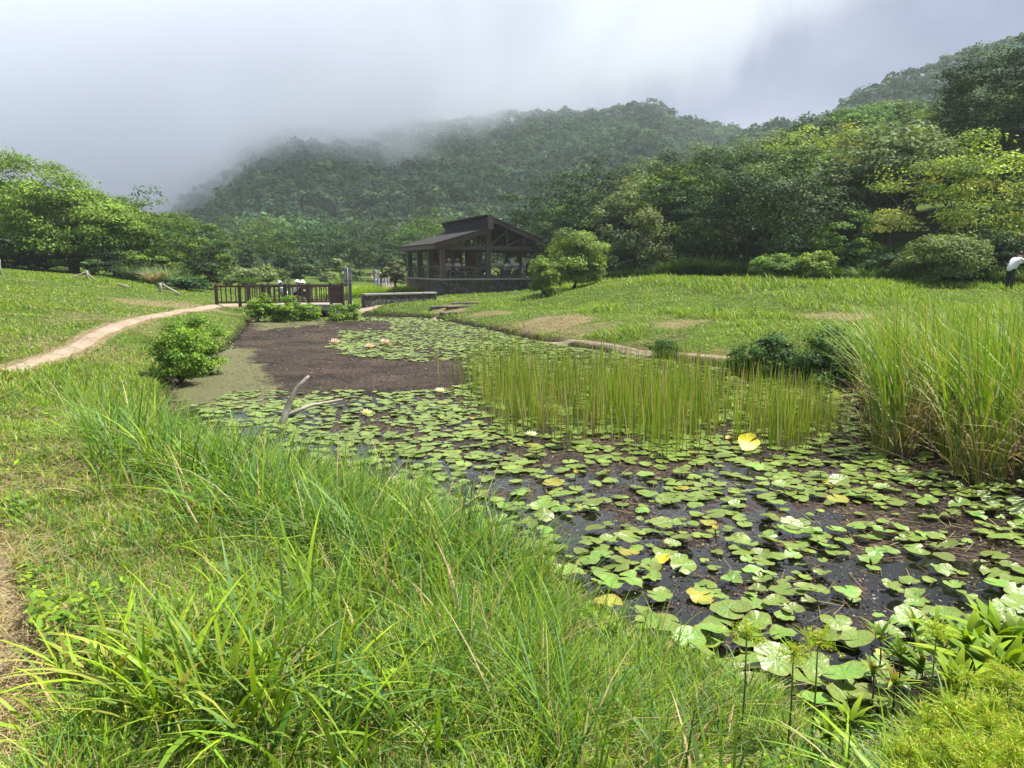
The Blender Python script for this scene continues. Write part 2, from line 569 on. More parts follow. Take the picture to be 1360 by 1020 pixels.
def water_mat():
    m, nt, b = newmat('pond_water')
    out = nt.nodes["Material Output"]
    b.inputs["Base Color"].default_value = (.006, .006, .005, 1)
    b.inputs["Roughness"].default_value = .06
    b.inputs["Specular IOR Level"].default_value = .4
    bump(nt, b, noise(nt, 5, 2), .08, .02)
    # floating mat of dead duckweed
    s = nt.nodes.new("ShaderNodeBsdfPrincipled")
    n1 = noise(nt, 16, 8, .85); n2 = noise(nt, 1.6, 5, .6); 
    brown = ramp(nt, n1, [(.36, (.008, .007, .006)), (.46, (.03, .023, .019)), (.54, (.09, .065, .048)), (.63, (.28, .23, .17))])
    brown = mix(nt, ramp(nt, n2, [(.5, (0, 0, 0)), (.7, (.5, .5, .5))]), brown, (.055, .036, .026))
    brown = mix(nt, 1.0, brown, ramp(nt, noise(nt, .55, 6, .7), [(.35, (.3, .3, .32)), (.6, (.9, .88, .85)), (.75, (1.5, 1.4, 1.2))]), 'MULTIPLY')
    alg = ramp(nt, n1, [(.3, (.05, .05, .025)), (.5, (.13, .13, .06)), (.7, (.25, .24, .13))])
    al = N(nt, "ShaderNodeAttribute"); al.attribute_name = "algae"
    af = mth(nt, 'ADD', al.outputs["Fac"], mth(nt, 'MULTIPLY', mth(nt, 'SUBTRACT', noise(nt, .9, 9, .75), .5), 2.6))
    af = ramp(nt, af, [(.38, (0, 0, 0)), (.7, (.9, .9, .9))])
    nt.links.new(mix(nt, af, brown, alg), s.inputs["Base Color"])
    s.inputs["Roughness"].default_value = .85; s.inputs["Specular IOR Level"].default_value = .12
    bump(nt, s, n1, .7, .015)
    sc = N(nt, "ShaderNodeAttribute"); sc.attribute_name = "scum"
    n4 = noise(nt, 2.2, 6, .65); n5 = noise(nt, 9, 6, .8)
    f = mth(nt, 'ADD', sc.outputs["Fac"], mth(nt, 'MULTIPLY', mth(nt, 'SUBTRACT', n4, .5), 1.6))
    f = mth(nt, 'ADD', f, mth(nt, 'MULTIPLY', mth(nt, 'SUBTRACT', n5, .5), 1.3))
    f = ramp(nt, f, [(.46, (0, 0, 0)), (.54, (1, 1, 1))])
    f = mth(nt, 'MAXIMUM', f, af)
    ms = nt.nodes.new("ShaderNodeMixShader")
    nt.links.new(f, ms.inputs[0]); nt.links.new(b.outputs[0], ms.inputs[1]); nt.links.new(s.outputs[0], ms.inputs[2])
    nt.links.new(ms.outputs[0], out.inputs["Surface"])
    return m


M['water'] = water_mat()


def pad_mat(name, c1, c2, edge, trans=.12):
    m, nt, b = newmat(name)
    oi = nt.nodes.new("ShaderNodeObjectInfo")
    at = N(nt, "ShaderNodeAttribute"); at.attribute_name = "Col"
    n = noise(nt, 5, 4)
    c = ramp(nt, n, [(.3, c1), (.7, c2)])
    c = mix(nt, 1.0, c, at.outputs["Color"], 'MULTIPLY')
    ed = N(nt, "ShaderNodeAttribute"); ed.attribute_name = "edge"
    c = mix(nt, mth(nt, 'MULTIPLY', mth(nt, 'POWER', ed.outputs["Fac"], 5.0), .5), c, edge)
    hsv = nt.nodes.new("ShaderNodeHueSaturation")
    nt.links.new(c, hsv.inputs["Color"])
    nt.links.new(mth(nt, 'ADD', mth(nt, 'MULTIPLY', oi.outputs["Random"], .5), .75), hsv.inputs["Value"])
    nt.links.new(mth(nt, 'ADD', mth(nt, 'MULTIPLY', oi.outputs["Random"], .04), .48), hsv.inputs["Hue"])
    nt.links.new(hsv.outputs[0], b.inputs["Base Color"])
    b.inputs["Roughness"].default_value = .34; b.inputs["Specular IOR Level"].default_value = .5
    ve = N(nt, "ShaderNodeAttribute"); ve.attribute_name = "vein"
    bump(nt, b, mth(nt, 'ADD', ve.outputs["Fac"], mth(nt, 'MULTIPLY', n, 2.5)), .3, .008)
    t = nt.nodes.new("ShaderNodeBsdfTranslucent"); nt.links.new(hsv.outputs[0], t.inputs[0])
    ms = nt.nodes.new("ShaderNodeMixShader"); ms.inputs[0].default_value = trans
    nt.links.new(b.outputs[0], ms.inputs[1]); nt.links.new(t.outputs[0], ms.inputs[2])
    nt.links.new(ms.outputs[0], nt.nodes["Material Output"].inputs["Surface"])
    return m


M['pad'] = pad_mat('lily_pad_green', (.12, .22, .03), (.23, .34, .065), (.26, .22, .05))
M['padyellow'] = pad_mat('lily_pad_yellowing', (.32, .36, .04), (.42, .42, .06), (.35, .2, .05))
M['padbright'] = pad_mat('lily_pad_bright_yellow', (.7, .55, .02), (.85, .68, .06), (.8, .5, .04), .3)
# ------------------------------------------------------------------ setting sheets
DIRT = [  # (px, py, z, radius m, strength) bare patches
    (720, 412, .8, 2.4, .72), (655, 408, .6, 1.6, .6), (780, 410, 1.0, 1.8, .5), (905, 407, 1.1, 1.6, .6), (880, 430, .75, 1.4, .4), (1110, 405, 1.1, 1.8, .6), (600, 404, .6, 1.6, .8),
    (960, 450, .6, 1.5, .4), (620, 392, .9, 1.2, .5),
    (215, 400, .9, 3.0, .6), (150, 420, 1.0, 2.5, .42), (90, 440, 1.0, 1.8, .45), (5, 450, 1.0, 1.6, .3), (60, 545, .7, .8, .5), (20, 640, .7, .6, .4), (120, 590, .7, .7, .45),
    (-40, 760, .7, .8, .5), (600, 890, .6, .22, .8), (300, 690, .6, .25, .5), (720, 905, .55, .25, .6), (160, 610, .65, .4, .4), (10, 930, .68, .35, .9)]
DW = [(*gz(p[0], p[1], p[2]), p[3], p[4]) for p in DIRT]

PATH_L = [(-1.75, .2), (-1.95, 1.2), (-2.22, 2.2), (-3.1, 3.3), (-4.75, 5.0), (-6.6, 7.2), (-7.7, 9.0)] + [gz(0, 488, .78), gz(60, 467, .78), gz(130, 443, .76), gz(200, 424, .74), gz(250, 410, .7), gz(288, 403.5, .66), gz(330, 402, .62)]
PATH_R = [gz(575, 409, .5), gz(600, 413, .55), gz(640, 419, .55), gz(700, 431, .5), gz(780, 438, .5), gz(850, 443.5, .55), gz(930, 448, .6), gz(1010, 452, .65)]
PATH_F = [(-9, 34.9), (-7.6, 35.6), gz(500, 400, .58), gz(535, 396, .5), gz(548, 394, .5), gz(535, 388, .5), gz(515, 378.5, .55), gz(505, 375, .6), gz(498, 372.5, .6)]


def dist_line(P, x, y):
    d = np.full(np.shape(x), 1e9)
    for (ax, ay), (bx, by) in zip(P[:-1], P[1:]):
        ex, ey = bx - ax, by - ay
        t = np.clip(((x - ax) * ex + (y - ay) * ey) / (ex * ex + ey * ey), 0, 1)
        d = np.minimum(d, np.hypot(x - ax - t * ex, y - ay - t * ey))
    return d


def pathdist(x, y):
    return np.minimum(np.minimum(dist_line(PATH_L, x, y) - np.where(np.asarray(y) < 8, .48, .12), dist_line(PATH_R, x, y) - .1), dist_line(PATH_F, x, y) - .5)


def dirtf(x, y):
    d = np.zeros(np.shape(x))
    for (cx, cy, r, s) in DW:
        rr = r * 1.0
        d = np.maximum(d, s * (1 - sstep(.35, 1.15, np.hypot(x - cx, y - cy) / rr + (fbm(x, y, rr * .5, 31) - .5) * 1.1)))
    d = np.maximum(d, (1 - sstep(0, .3, pathdist(x, y))))
    d = np.maximum(d, .2 * (1 - sstep(4, 30, np.abs(sdpoly([(-9, 13), (-22, 27), (-14, 33), (-10, 24)], x, y)) * 3)))
    return d


def gattr(x, y, z):
    return {"dirt": dirtf(x, y), "wet": 1 - sstep(.02, .26, z)}


def geo(a, b, n): return np.exp(np.linspace(math.log(a), math.log(b), n))


angs = np.concatenate([np.linspace(R(-180), R(-62), 60)[:-1], np.linspace(R(-62), R(62), 560)[:-1], np.linspace(R(62), R(180), 60)[:-1]])
rn = np.concatenate([[.02, .4, .8, 1.2], geo(1.5, 130, 420)])
me = polar_sheet(rn, angs, h, 'ground', M['ground'], gattr, closed=True)
tag(link('ground', me), kind='structure')
angs2 = np.concatenate([np.linspace(R(-180), R(-62), 60)[:-1], np.linspace(R(-62), R(62), 300)[:-1], np.linspace(R(62), R(180), 60)[:-1]])
me = polar_sheet(geo(129.9, 1800, 90), angs2, lambda x, y: h(x, y) - .02, 'mountain', M['mountain'], closed=True)
tag(link('mountain', me), kind='structure')


def ribbon(name, P, wfun, lift, mat, seed=1):
    P = np.array(P); 
    # resample with catmull-rom
    pts = []
    n = len(P)
    for i in range(n - 1):
        p0, p1, p2, p3 = P[max(i - 1, 0)], P[i], P[i + 1], P[min(i + 2, n - 1)]
        k = max(3, int(np.hypot(*(p2 - p1)) / .12)); k = min(k, 90)
        for t in np.linspace(0, 1, k, endpoint=False):
            pts.append(.5 * ((2 * p1) + (-p0 + p2) * t + (2 * p0 - 5 * p1 + 4 * p2 - p3) * t * t + (-p0 + 3 * p1 - 3 * p2 + p3) * t ** 3))
    pts.append(P[-1]); Q = np.array(pts)
    T = np.gradient(Q, axis=0); T /= np.maximum(np.linalg.norm(T, axis=1, keepdims=True), 1e-6)
    Nn = np.stack([-T[:, 1], T[:, 0]], 1)
    K = 11
    ts = np.linspace(-1, 1, K)
    s = np.arange(len(Q))
    X = []; 
    for t in ts:
        w = wfun(Q[:, 0], Q[:, 1]) * (1 + .25 * (vn(s, s * 0 + (t > 0) * 50, 6, seed) - .5) + .35 * (vn(s, s * 0 + (t > 0) * 90, 25, seed) - .5))
        X.append(Q + Nn * (t * w)[:, None])
    X = np.stack(X, 1)
    z = h(X[..., 0].ravel(), X[..., 1].ravel()).reshape(X.shape[:2]) + lift * (1 - ts[None, :] ** 4 * 1.6)
    V = np.concatenate([X, z[..., None]], 2).reshape(-1, 3)
    i = np.arange(len(Q) - 1)[:, None] * K; j = np.arange(K - 1)[None, :]
    Fq = np.stack([i + j, i + j + 1, i + K + j + 1, i + K + j], -1).reshape(-1, 4)[:, ::-1]
    o = link(name, npmesh(name, V, [Fq], mat, smooth=True))
    tag(o, kind='structure')
    return o


ribbon('path', PATH_L, lambda x, y: np.where(y < 8, .6, np.interp(y, [8, 12, 30], [.2, .14, .22])), .03, M['path'], 1)
ribbon('path', PATH_R, lambda x, y: .13 + 0 * x, .02, M['path'], 5)
ribbon('path', PATH_F, lambda x, y: .55 + 0 * x, .03, M['path'], 9)

# water
SCUM = [([(300, 430), (440, 424), (620, 424), (640, 470), (620, 525), (560, 530), (480, 528), (420, 540), (340, 520), (300, 500)], .74),
        ([(990, 560), (1360, 620), (1500, 700), (1420, 800), (1230, 730), (1050, 670)], .62),
        ([(700, 620), (900, 650), (1000, 700), (880, 760), (800, 690), (700, 650)], .5),
        ([(420, 540), (700, 540), (1000, 590), (900, 640), (600, 610), (430, 590)], .6),
        ([(600, 470), (1130, 500), (1130, 600), (800, 590), (600, 540)], .55)]
SCW = [([gz(*p) for p in P], s) for P, s in SCUM]
ALG = [([(226, 492), (300, 462), (336, 462), (338, 482), (362, 500), (368, 520), (350, 545), (240, 545)], 1.0), ([(318, 424), (420, 420), (440, 428), (345, 440)], .7),
       ([(600, 428), (700, 450), (800, 468), (760, 476), (640, 450)], .5)]
ALW = [([gz(*p) for p in P], s) for P, s in ALG]


def wattr(x, y, z):
    s = np.full(x.shape, .38); a = np.zeros(x.shape)
    for P, k in SCW:
        s = np.maximum(s, k * (1 - sstep(-.25, .5, sdpoly(P, x, y))))
    for P, k in ALW:
        a = np.maximum(a, k * (1 - sstep(-.5, .5, sdpoly(P, x, y))))
    sd = sdpoly(PONDS, x, y)
    s = np.maximum(s, .75 * sstep(-.6, .1, sd))
    return {"scum": s, "algae": a}


wa = np.linspace(R(-60), R(78), 260)
me = polar_sheet(geo(1.6, 40, 200), wa, lambda x, y: x * 0, 'water', M['water'], wattr)
tag(link('water', me), kind='structure')

# ------------------------------------------------------------------ grass
PAL = {
    'green': (.15, .26, .022), 'lime': (.25, .37, .02), 'blue': (.11, .22, .06), 'deep': (.07, .14, .022),
    'straw': (.42, .34, .17), 'brown': (.2, .13, .07), 'yellow': (.3, .32, .05)}
PALA = {k: np.array(v) for k, v in PAL.items()}


def blades(x, y, z, ht, w, az, lean, curl, col, seg=3, tip=None, twist=1.0):
    n = len(x)
    ts = [0, .4, .75, 1.0] if seg == 3 else ([0, .55, 1.0] if seg == 2 else list(np.linspace(0, 1, seg + 1)))
    dx, dy = np.sin(az), np.cos(az)
    wa = az + np.pi / 2 + (rng.random(n) - .5) * twist
    wx, wy = np.sin(wa), np.cos(wa)
    Vs = []; Cs = []
    for k, t in enumerate(ts):
        off = ht * (lean * t + curl * t * t)
        zz = z + ht * (t - .42 * curl * t ** 3 - .3 * np.minimum(lean, 1.2) ** 2 * t)
        cx, cy = x + dx * off, y + dy * off
        ww = w * (1 - t ** 2.2) * (.75 + .5 * min(t * 2, 1)) * .5
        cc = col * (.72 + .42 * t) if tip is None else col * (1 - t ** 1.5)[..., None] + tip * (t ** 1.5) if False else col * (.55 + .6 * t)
        if k < len(ts) - 1:
            Vs += [np.stack([cx - wx * ww, cy - wy * ww, zz], 1), np.stack([cx + wx * ww, cy + wy * ww, zz + ww * .3], 1)]
            Cs += [cc, cc]
        else:
            Vs.append(np.stack([cx, cy, zz], 1)); Cs.append(cc)
    K = len(Vs)
    V = np.stack(Vs, 1).reshape(-1, 3); C = np.stack(Cs, 1).reshape(-1, 3)
    b = np.arange(n)[:, None] * K
    Q = [b + np.array([[2 * k, 2 * k + 1, 2 * k + 3, 2 * k + 2]]) for k in range(len(ts) - 2)]
    Q = np.concatenate(Q, 0)
    e = 2 * (len(ts) - 2)
    T = b + np.array([[e, e + 1, e + 2]])
    return V, Q, T, C


def merge(parts):
    Vs, Qs, Ts, Cs = [], [], [], []
    o = 0
    for V, Q, T, C in parts:
        Vs.append(V); Qs.append(Q + o)
        if T is not None and len(T): Ts.append(T + o)
        Cs.append(C); o += len(V)
    return np.concatenate(Vs), np.concatenate(Qs), (np.concatenate(Ts) if Ts else np.zeros((0, 3), int)), np.concatenate(Cs)


def palette(names, probs, n, jit=.22):
    P = np.array([PAL[k] for k in names]); p = np.array(probs, dtype=float)
    if p.ndim == 1: idx = rng.choice(len(names), n, p=p / p.sum())
    else:
        p = p / p.sum(1, keepdims=True); c = np.cumsum(p, 1); idx = (rng.random(n)[:, None] > c).sum(1).clip(0, len(names) - 1)
    c = P[idx] * (1 + (rng.random((n, 1)) - .5) * 2 * jit) * (1 + (rng.random((n, 3)) - .5) * .16)
    return c


def scatter(n, r0, r1, a0, a1):
    r = np.exp(rng.uniform(math.log(r0), math.log(r1), n)); a = rng.uniform(a0, a1, n)
    return r * np.sin(a), r * np.cos(a), r


FOOT = []  # footprints (x, y, r) kept clear of grass: filled below
PAVC = (-4.77, 50.0); PAVR = R(23)


def clear(x, y):
    ok = np.ones(x.shape, bool)
    lx = (x - PAVC[0]) * math.cos(PAVR) + (y - PAVC[1]) * math.sin(PAVR); ly = -(x - PAVC[0]) * math.sin(PAVR) + (y - PAVC[1]) * math.cos(PAVR)
    ok &= ~((lx > -.4) & (lx < 8.2) & (ly > -.3) & (ly < 9.2))
    ok &= ~((x > -15) & (x < -7) & (y > 33.2) & (y < 36.4) & (x > -9.6))
    return ok


def turf():
    x, y, r = scatter(700000, 1.3, 75, R(-46), R(46))
    s = sdpoly(PONDS, x, y); pd = pathdist(x, y); dirt = dirtf(x, y)
    hill = H0(x, y)
    keep = (s > .02) & (pd > rng.random(len(x)) * .12 - .06) & clear(x, y) & (hill < .6)
    keep &= rng.random(len(x)) > dirt * 1.15 * (.75 + .5 * vn(x, y, .5, 77))
    keep &= ~((y > 13) & (s < 0.1))
    x, y, r, s, dirt = x[keep], y[keep], r[keep], s[keep], dirt[keep]
    z = h(x, y) - .01
    n = len(x)
    p1 = fbm(x, y, 3.5, 41); p2 = fbm(x, y, 1.1, 42); p3 = fbm(x, y, 9, 43)
    lush = sstep(.4, .62, p1)
    rightlawn = (x > 2) & (y > 18)
    leftl = (x < -6) & (y > 9)
    P = np.stack([.9 + lush, .6 + 1.6 * sstep(.45, .65, p3) + 2.2 * rightlawn + 1.0 * leftl, .5 * (1 - leftl) + .6 * sstep(.5, .7, p2), .3 + .3 * lush,
                  .16 + 1.3 * dirt + .6 * sstep(.52, .68, p2) + .25 * (s < .8) * (y > 12), .08 + .25 * dirt, .3 + .3 * leftl], 1)
    c = palette(['green', 'lime', 'blue', 'deep', 'straw', 'brown', 'yellow'], P, n)
    f = sstep(4, 30, r)
    ht = (.05 + .10 * rng.random(n) + .10 * lush * rng.random(n)) * (1 + .15 * f) * (1 - .45 * dirt)
    ht *= np.where(rightlawn, 1 + .8 * sstep(.42, .6, p1), 1)
    ht *= np.where(leftl, .8, 1) * (1 - .35 * f * (p1 < .55))
    w = (.0045 + .0055 * rng.random(n) ** 2) * (1 + .11 * np.maximum(r - 2, 0))
    az = rng.uniform(0, 2 * np.pi, n)
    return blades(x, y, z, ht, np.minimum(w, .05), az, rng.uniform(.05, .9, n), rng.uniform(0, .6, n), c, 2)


def midgrass():
    """knee high grass of the near bank"""
    x, y, r = scatter(300000, 1.6, 22, R(-44), R(42))
    s = sdpoly(PONDS, x, y); pd = pathdist(x, y)
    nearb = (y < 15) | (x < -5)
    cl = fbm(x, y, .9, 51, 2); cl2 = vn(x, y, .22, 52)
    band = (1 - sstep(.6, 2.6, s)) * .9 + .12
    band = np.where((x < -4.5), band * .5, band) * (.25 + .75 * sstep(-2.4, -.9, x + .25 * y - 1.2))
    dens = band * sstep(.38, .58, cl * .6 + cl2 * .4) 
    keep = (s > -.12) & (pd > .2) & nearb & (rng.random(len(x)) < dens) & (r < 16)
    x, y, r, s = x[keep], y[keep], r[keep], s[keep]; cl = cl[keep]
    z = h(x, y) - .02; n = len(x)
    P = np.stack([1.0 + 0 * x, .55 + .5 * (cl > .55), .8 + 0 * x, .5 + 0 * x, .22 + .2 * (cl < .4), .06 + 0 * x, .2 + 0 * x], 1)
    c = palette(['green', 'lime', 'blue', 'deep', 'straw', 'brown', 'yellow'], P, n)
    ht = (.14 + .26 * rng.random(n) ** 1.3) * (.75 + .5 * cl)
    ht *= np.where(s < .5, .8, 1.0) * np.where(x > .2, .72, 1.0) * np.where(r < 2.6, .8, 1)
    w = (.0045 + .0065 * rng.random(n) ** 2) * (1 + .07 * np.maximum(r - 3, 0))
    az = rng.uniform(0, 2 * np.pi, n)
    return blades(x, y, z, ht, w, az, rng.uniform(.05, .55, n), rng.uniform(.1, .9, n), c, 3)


def tallgrass():
    parts = []
    # tussocks of long arching blades along the near bank, rooted in pixel-free world zones
    tus = []
    for _ in range(150):
        t = rng.random()
        px = 120 + 560 * rng.random(); py = 600 + (px - 120) * .28 + rng.normal(0, 38)
        tus.append((*gz(px, py, .45), rng.uniform(.4, .75), 26, 0))
    for px, py, hh, k, kind in [(240, 985, .45, 60, 1), (300, 1010, .5, 60, 1), (180, 950, .35, 60, 1), (380, 985, .45, 50, 2), (430, 1040, .5, 50, 2), (330, 935, .5, 40, 2),
                                (420, 860, .65, 36, 2), (480, 900, .5, 40, 2), (560, 990, .4, 40, 2), (520, 800, .6, 40, 0), (640, 850, .5, 36, 0), (560, 760, .6, 40, 0),
                                (700, 960, .35, 40, 0), (820, 990, .35, 36, 0), (950, 1010, .4, 40, 0), (1330, 1040, .4, 40, 2), (1050, 1030, .35, 30, 0), (1240, 1000, .5, 30, 2), (1300, 960, .5, 24, 2), (1350, 1000, .5, 30, 1), (1200, 1010, .45, 26, 0), (1290, 1020, .5, 30, 1), (1180, 960, .35, 20, 0), (610, 720, .55, 40, 0), (470, 720, .6, 40, 0),
                                (380, 700, .6, 40, 0), (290, 680, .55, 40, 0), (210, 640, .6, 30, 0), (160, 620, .6, 30, 0), (900, 935, .35, 30, 0), (120, 1000, .3, 50, 1), (270, 900, .3, 50, 1)]:
        tus.append((*gz(px, py, .55), hh, k, kind))
    for (cx, cy, hh, k, kind) in tus:
        k = int(k)
        a = rng.uniform(0, 2 * np.pi, k); rr = rng.random(k) ** .7 * .2
        x = cx + rr * np.sin(a); y = cy + rr * np.cos(a)
        z = h(x, y) - .03
        ok = z > -.12
        x, y, z, a = x[ok], y[ok], z[ok], a[ok]; k = len(x)
        if not k: continue
        az = a + rng.normal(0, .7, k)
        if kind == 1: c = palette(['lime', 'yellow', 'green', 'straw'], [1, .8, .8, .12], k)
        elif kind == 2: c = palette(['green', 'blue', 'lime', 'straw'], [1, .9, .5, .06], k)
        else: c = palette(['green', 'blue', 'deep', 'lime', 'straw'], [1, .9, .4, .3, .14], k)
        ht = hh * rng.uniform(.55, 1.25, k)
        w = np.where(rng.random(k) < .5, .011, .017) * (1.25 if kind == 1 else 1.1 if kind == 2 else .8) * rng.uniform(.7, 1.2, k)
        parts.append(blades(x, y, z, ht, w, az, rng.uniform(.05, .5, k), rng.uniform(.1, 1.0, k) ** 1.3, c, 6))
    # sparse single stalks
    x, y, r = scatter(9000, 2.2, 14, R(-40), R(14)); s = sdpoly(PONDS, x, y)
    ok = (s > -.1) & (s < 1.6); x, y = x[ok], y[ok]; z = h(x, y) - .02; k = len(x)
    c = palette(['green', 'blue', 'straw', 'lime'], [1, .8, .3, .4], k)
    parts.append(blades(x, y, z, rng.uniform(.35, .75, k) * np.where(x > .3, .6, 1), rng.uniform(.004, .009, k), rng.uniform(0, 6.28, k), rng.uniform(.02, .3, k), rng.uniform(.05, .7, k), c, 5))
    return merge(parts)


def drygrass():
    x, y, r = scatter(120000, 1.5, 40, R(-46), R(44)); s = sdpoly(PONDS, x, y); d = dirtf(x, y)
    pd = pathdist(x, y)
    keep = (s > .05) & (rng.random(len(x)) < .12 + .8 * sstep(.5, .7, fbm(x, y, 1.3, 61)) + .5 * (d > .3)) & clear(x, y) & (pd > -.28) & (H0(x, y) < .3)
    x, y, r = x[keep], y[keep], r[keep]; n = len(x)
    z = h(x, y) + rng.random(n) * .05 + .01
    c = palette(['straw', 'brown', 'yellow'], [1, .35, .15], n)
    V, Q, T, C = blades(x, y, z, rng.uniform(.1, .3, n) * (1 + .03 * r), .003 * (1 + .14 * r), rng.uniform(0, 6.28, n), rng.uniform(.9, 1.6, n), rng.uniform(0, .3, n), c, 2)
    zz = V[:, 2]
    K = 5
    base = np.repeat(z, K)
    V[:, 2] = base + (zz - base) * .18
    return V, Q, T, C


def leafquads(P, Nrm, size, aspect, C, fold=.0):
    """diamond leaves centred at P with normals Nrm; size array"""
    n = len(P)
    Nrm = Nrm / np.maximum(np.linalg.norm(Nrm, axis=1, keepdims=True), 1e-6)
    t = rng.normal(size=(n, 3)); t -= (t * Nrm).sum(1, keepdims=True) * Nrm
    t /= np.maximum(np.linalg.norm(t, axis=1, keepdims=True), 1e-6)
    b = np.cross(Nrm, t)
    s = np.asarray(size).reshape(-1, 1) * np.ones((n, 1))
    a = np.asarray(aspect).reshape(-1, 1) * np.ones((n, 1))
    V = np.stack([P - t * s * .5, P + b * s * .5 * a - t * s * .05 - Nrm * s * fold, P + t * s * .5 - Nrm * s * fold * 1.5, P - b * s * .5 * a - t * s * .05 - Nrm * s * fold], 1).reshape(-1, 3)
    Q = np.arange(n)[:, None] * 4 + np.array([[0, 1, 2, 3]])
    return V, Q, None, np.repeat(C, 4, axis=0)


def weeds():
    x, y, r = scatter(90000, 1.5, 15, R(-45), R(43)); s = sdpoly(PONDS, x, y); pd = pathdist(x, y)
    cl = fbm(x, y, .55, 71, 2)
    keep = (s > .05) & (pd > .06) & (rng.random(len(x)) < sstep(.44, .66, cl))
    x, y, r, cl = x[keep], y[keep], r[keep], cl[keep]; n = len(x)
    P = np.stack([x, y, h(x, y) + .02 + rng.random(n) * .16 * sstep(.5, .8, cl)], 1)
    Nn = np.stack([rng.normal(0, .5, n), rng.normal(0, .5, n), np.ones(n)], 1)
    c = palette(['deep', 'green', 'lime'], [.8, 1, .7], n)
    return leafquads(P, Nn, rng.uniform(.02, .05, n) * (1 + .05 * r), rng.uniform(.35, .8, n), c, .12)


def addveg(name, data, mat, label, cat):
    V, Q, T, C = data
    me = npmesh(name, V, [Q] + ([T] if T is not None and len(T) else []), mat, col=np.clip(C, 0, 1))
    return tag(link(name, me), label, cat, None, 'stuff')


addveg('grass', turf(), M['grass'], 'short mixed green grass covering the banks and both lawns', 'grass')
addveg('meadow_grass', midgrass(), M['grass'], 'knee high green grass on the near bank of the pond', 'grass')
addveg('tall_grass', tallgrass(), M['grass'], 'long arching grass blades in tussocks along the near bank', 'grass')
addveg('dry_grass', drygrass(), M['grass'], 'dry straw coloured grass lying flat on bare patches', 'grass')
addveg('weeds', weeds(), M['grass'], 'small broad leaved weeds growing low among the near grass', 'weeds')


# rushes standing in the pond
def rushes():
    n = 42000
    x, y, r = scatter(n, 7, 20, R(-8), R(32))
    jx = (vn(x, y, .7, 83) - .5) * 40
    px, py = proj(x, y, 0 * x)
    zone = [(590, 482), (640, 462), (760, 470), (900, 488), (1010, 502), (1150, 500), (1180, 610), (1060, 628), (960, 605), (880, 616), (780, 592), (700, 600), (640, 575), (592, 540)]
    d = sdpoly(zone, px + jx, py + jx * .8); cl = fbm(x, y, .9, 81, 2)
    left = 1 - sstep(820, 960, px)
    keep = (d < 0) & (rng.random(n) < sstep(.4, .68, cl + .14 * left + .04 * sstep(880, 1000, px)) * (.45 + .55 * sstep(590, 680, px)) * np.clip(-d / 70, .03, 1) ** 1.2 * .85) & (sdpoly(PONDS, x, y) < -.3)
    x, y, px, py = x[keep], y[keep], px[keep], py[keep]; n = len(x)
    c = palette(['green', 'yellow', 'straw', 'lime', 'deep'], [1, .8, .8, 1.3, .1], n) * 1.12
    ht = rng.uniform(.4, 1.05, n) * (.75 + .35 * cl[keep]) * np.where(px > 950, .9, 1)
    return blades(x, y, x * 0 - .05, ht, rng.uniform(.008, .015, n), rng.uniform(0, 6.28, n), rng.uniform(0, .16, n) ** 1.2, rng.uniform(0, .12, n), c, 3)


addveg('rushes', rushes(), M['reed'], 'thin upright green rushes standing in the middle of the pond', 'rushes')


def cattails():
    parts = []
    zone = [(1150, 560), (1160, 598), (1180, 612), (1240, 600), (1262, 632), (1320, 652), (1362, 640), (1400, 672), (1600, 700), (1640, 560), (1400, 520), (1240, 530), (1170, 520)]
    zw = [gz(*p) for p in zone]
    n = 90000
    x = rng.uniform(3, 14, n); y = rng.uniform(5.5, 16, n)
    d = sdpoly(zw, x, y); cl = vn(x, y, .3, 91)
    keep = (d < 0) & (rng.random(n) < .12 + .7 * sstep(.4, .75, cl)) & (rng.random(n) < .6)
    x, y = x[keep], y[keep]; n = len(x)
    front = sstep(5.5, 9, y)
    c = palette(['green', 'lime', 'yellow', 'straw', 'blue'], [1.2, .9, .35, .3, .5], n)
    ht = rng.uniform(1.3, 2.25, n) * (.85 + .15 * front)
    az = rng.normal(-1.2, 1.0, n)
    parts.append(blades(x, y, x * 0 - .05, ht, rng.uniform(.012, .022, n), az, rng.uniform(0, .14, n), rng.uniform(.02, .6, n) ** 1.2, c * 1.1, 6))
    # dead leaves hanging in the lower half
    k = rng.choice(n, int(n * .95)); m = len(k)
    c = palette(['straw', 'brown'], [1, .3], m) * 1.15
    parts.append(blades(x[k] + rng.normal(0, .05, m), y[k] + rng.normal(0, .05, m), x[k] * 0 - .03, rng.uniform(.5, 1.35, m), rng.uniform(.01, .02, m), rng.uniform(0, 6.28, m), rng.uniform(0, .25, m), rng.uniform(.1, .9, m), c, 5))
    # broken straws low over the water
    m = 1500; k = rng.choice(n, m)
    c = palette(['straw', 'brown'], [1, .6], m)
    parts.append(blades(x[k] + rng.normal(0, .25, m), y[k] + rng.normal(-.1, .25, m), x[k] * 0 + rng.uniform(.02, .3, m), rng.uniform(.3, .7, m), rng.uniform(.006, .012, m), rng.uniform(0, 6.28, m), rng.uniform(.8, 1.5, m), rng.uniform(0, .2, m), c, 3))
    return merge(parts)


addveg('reed_bed', cattails(), M['reed'], 'tall reed bed at the right with green tops and dry brown lower leaves', 'reeds')


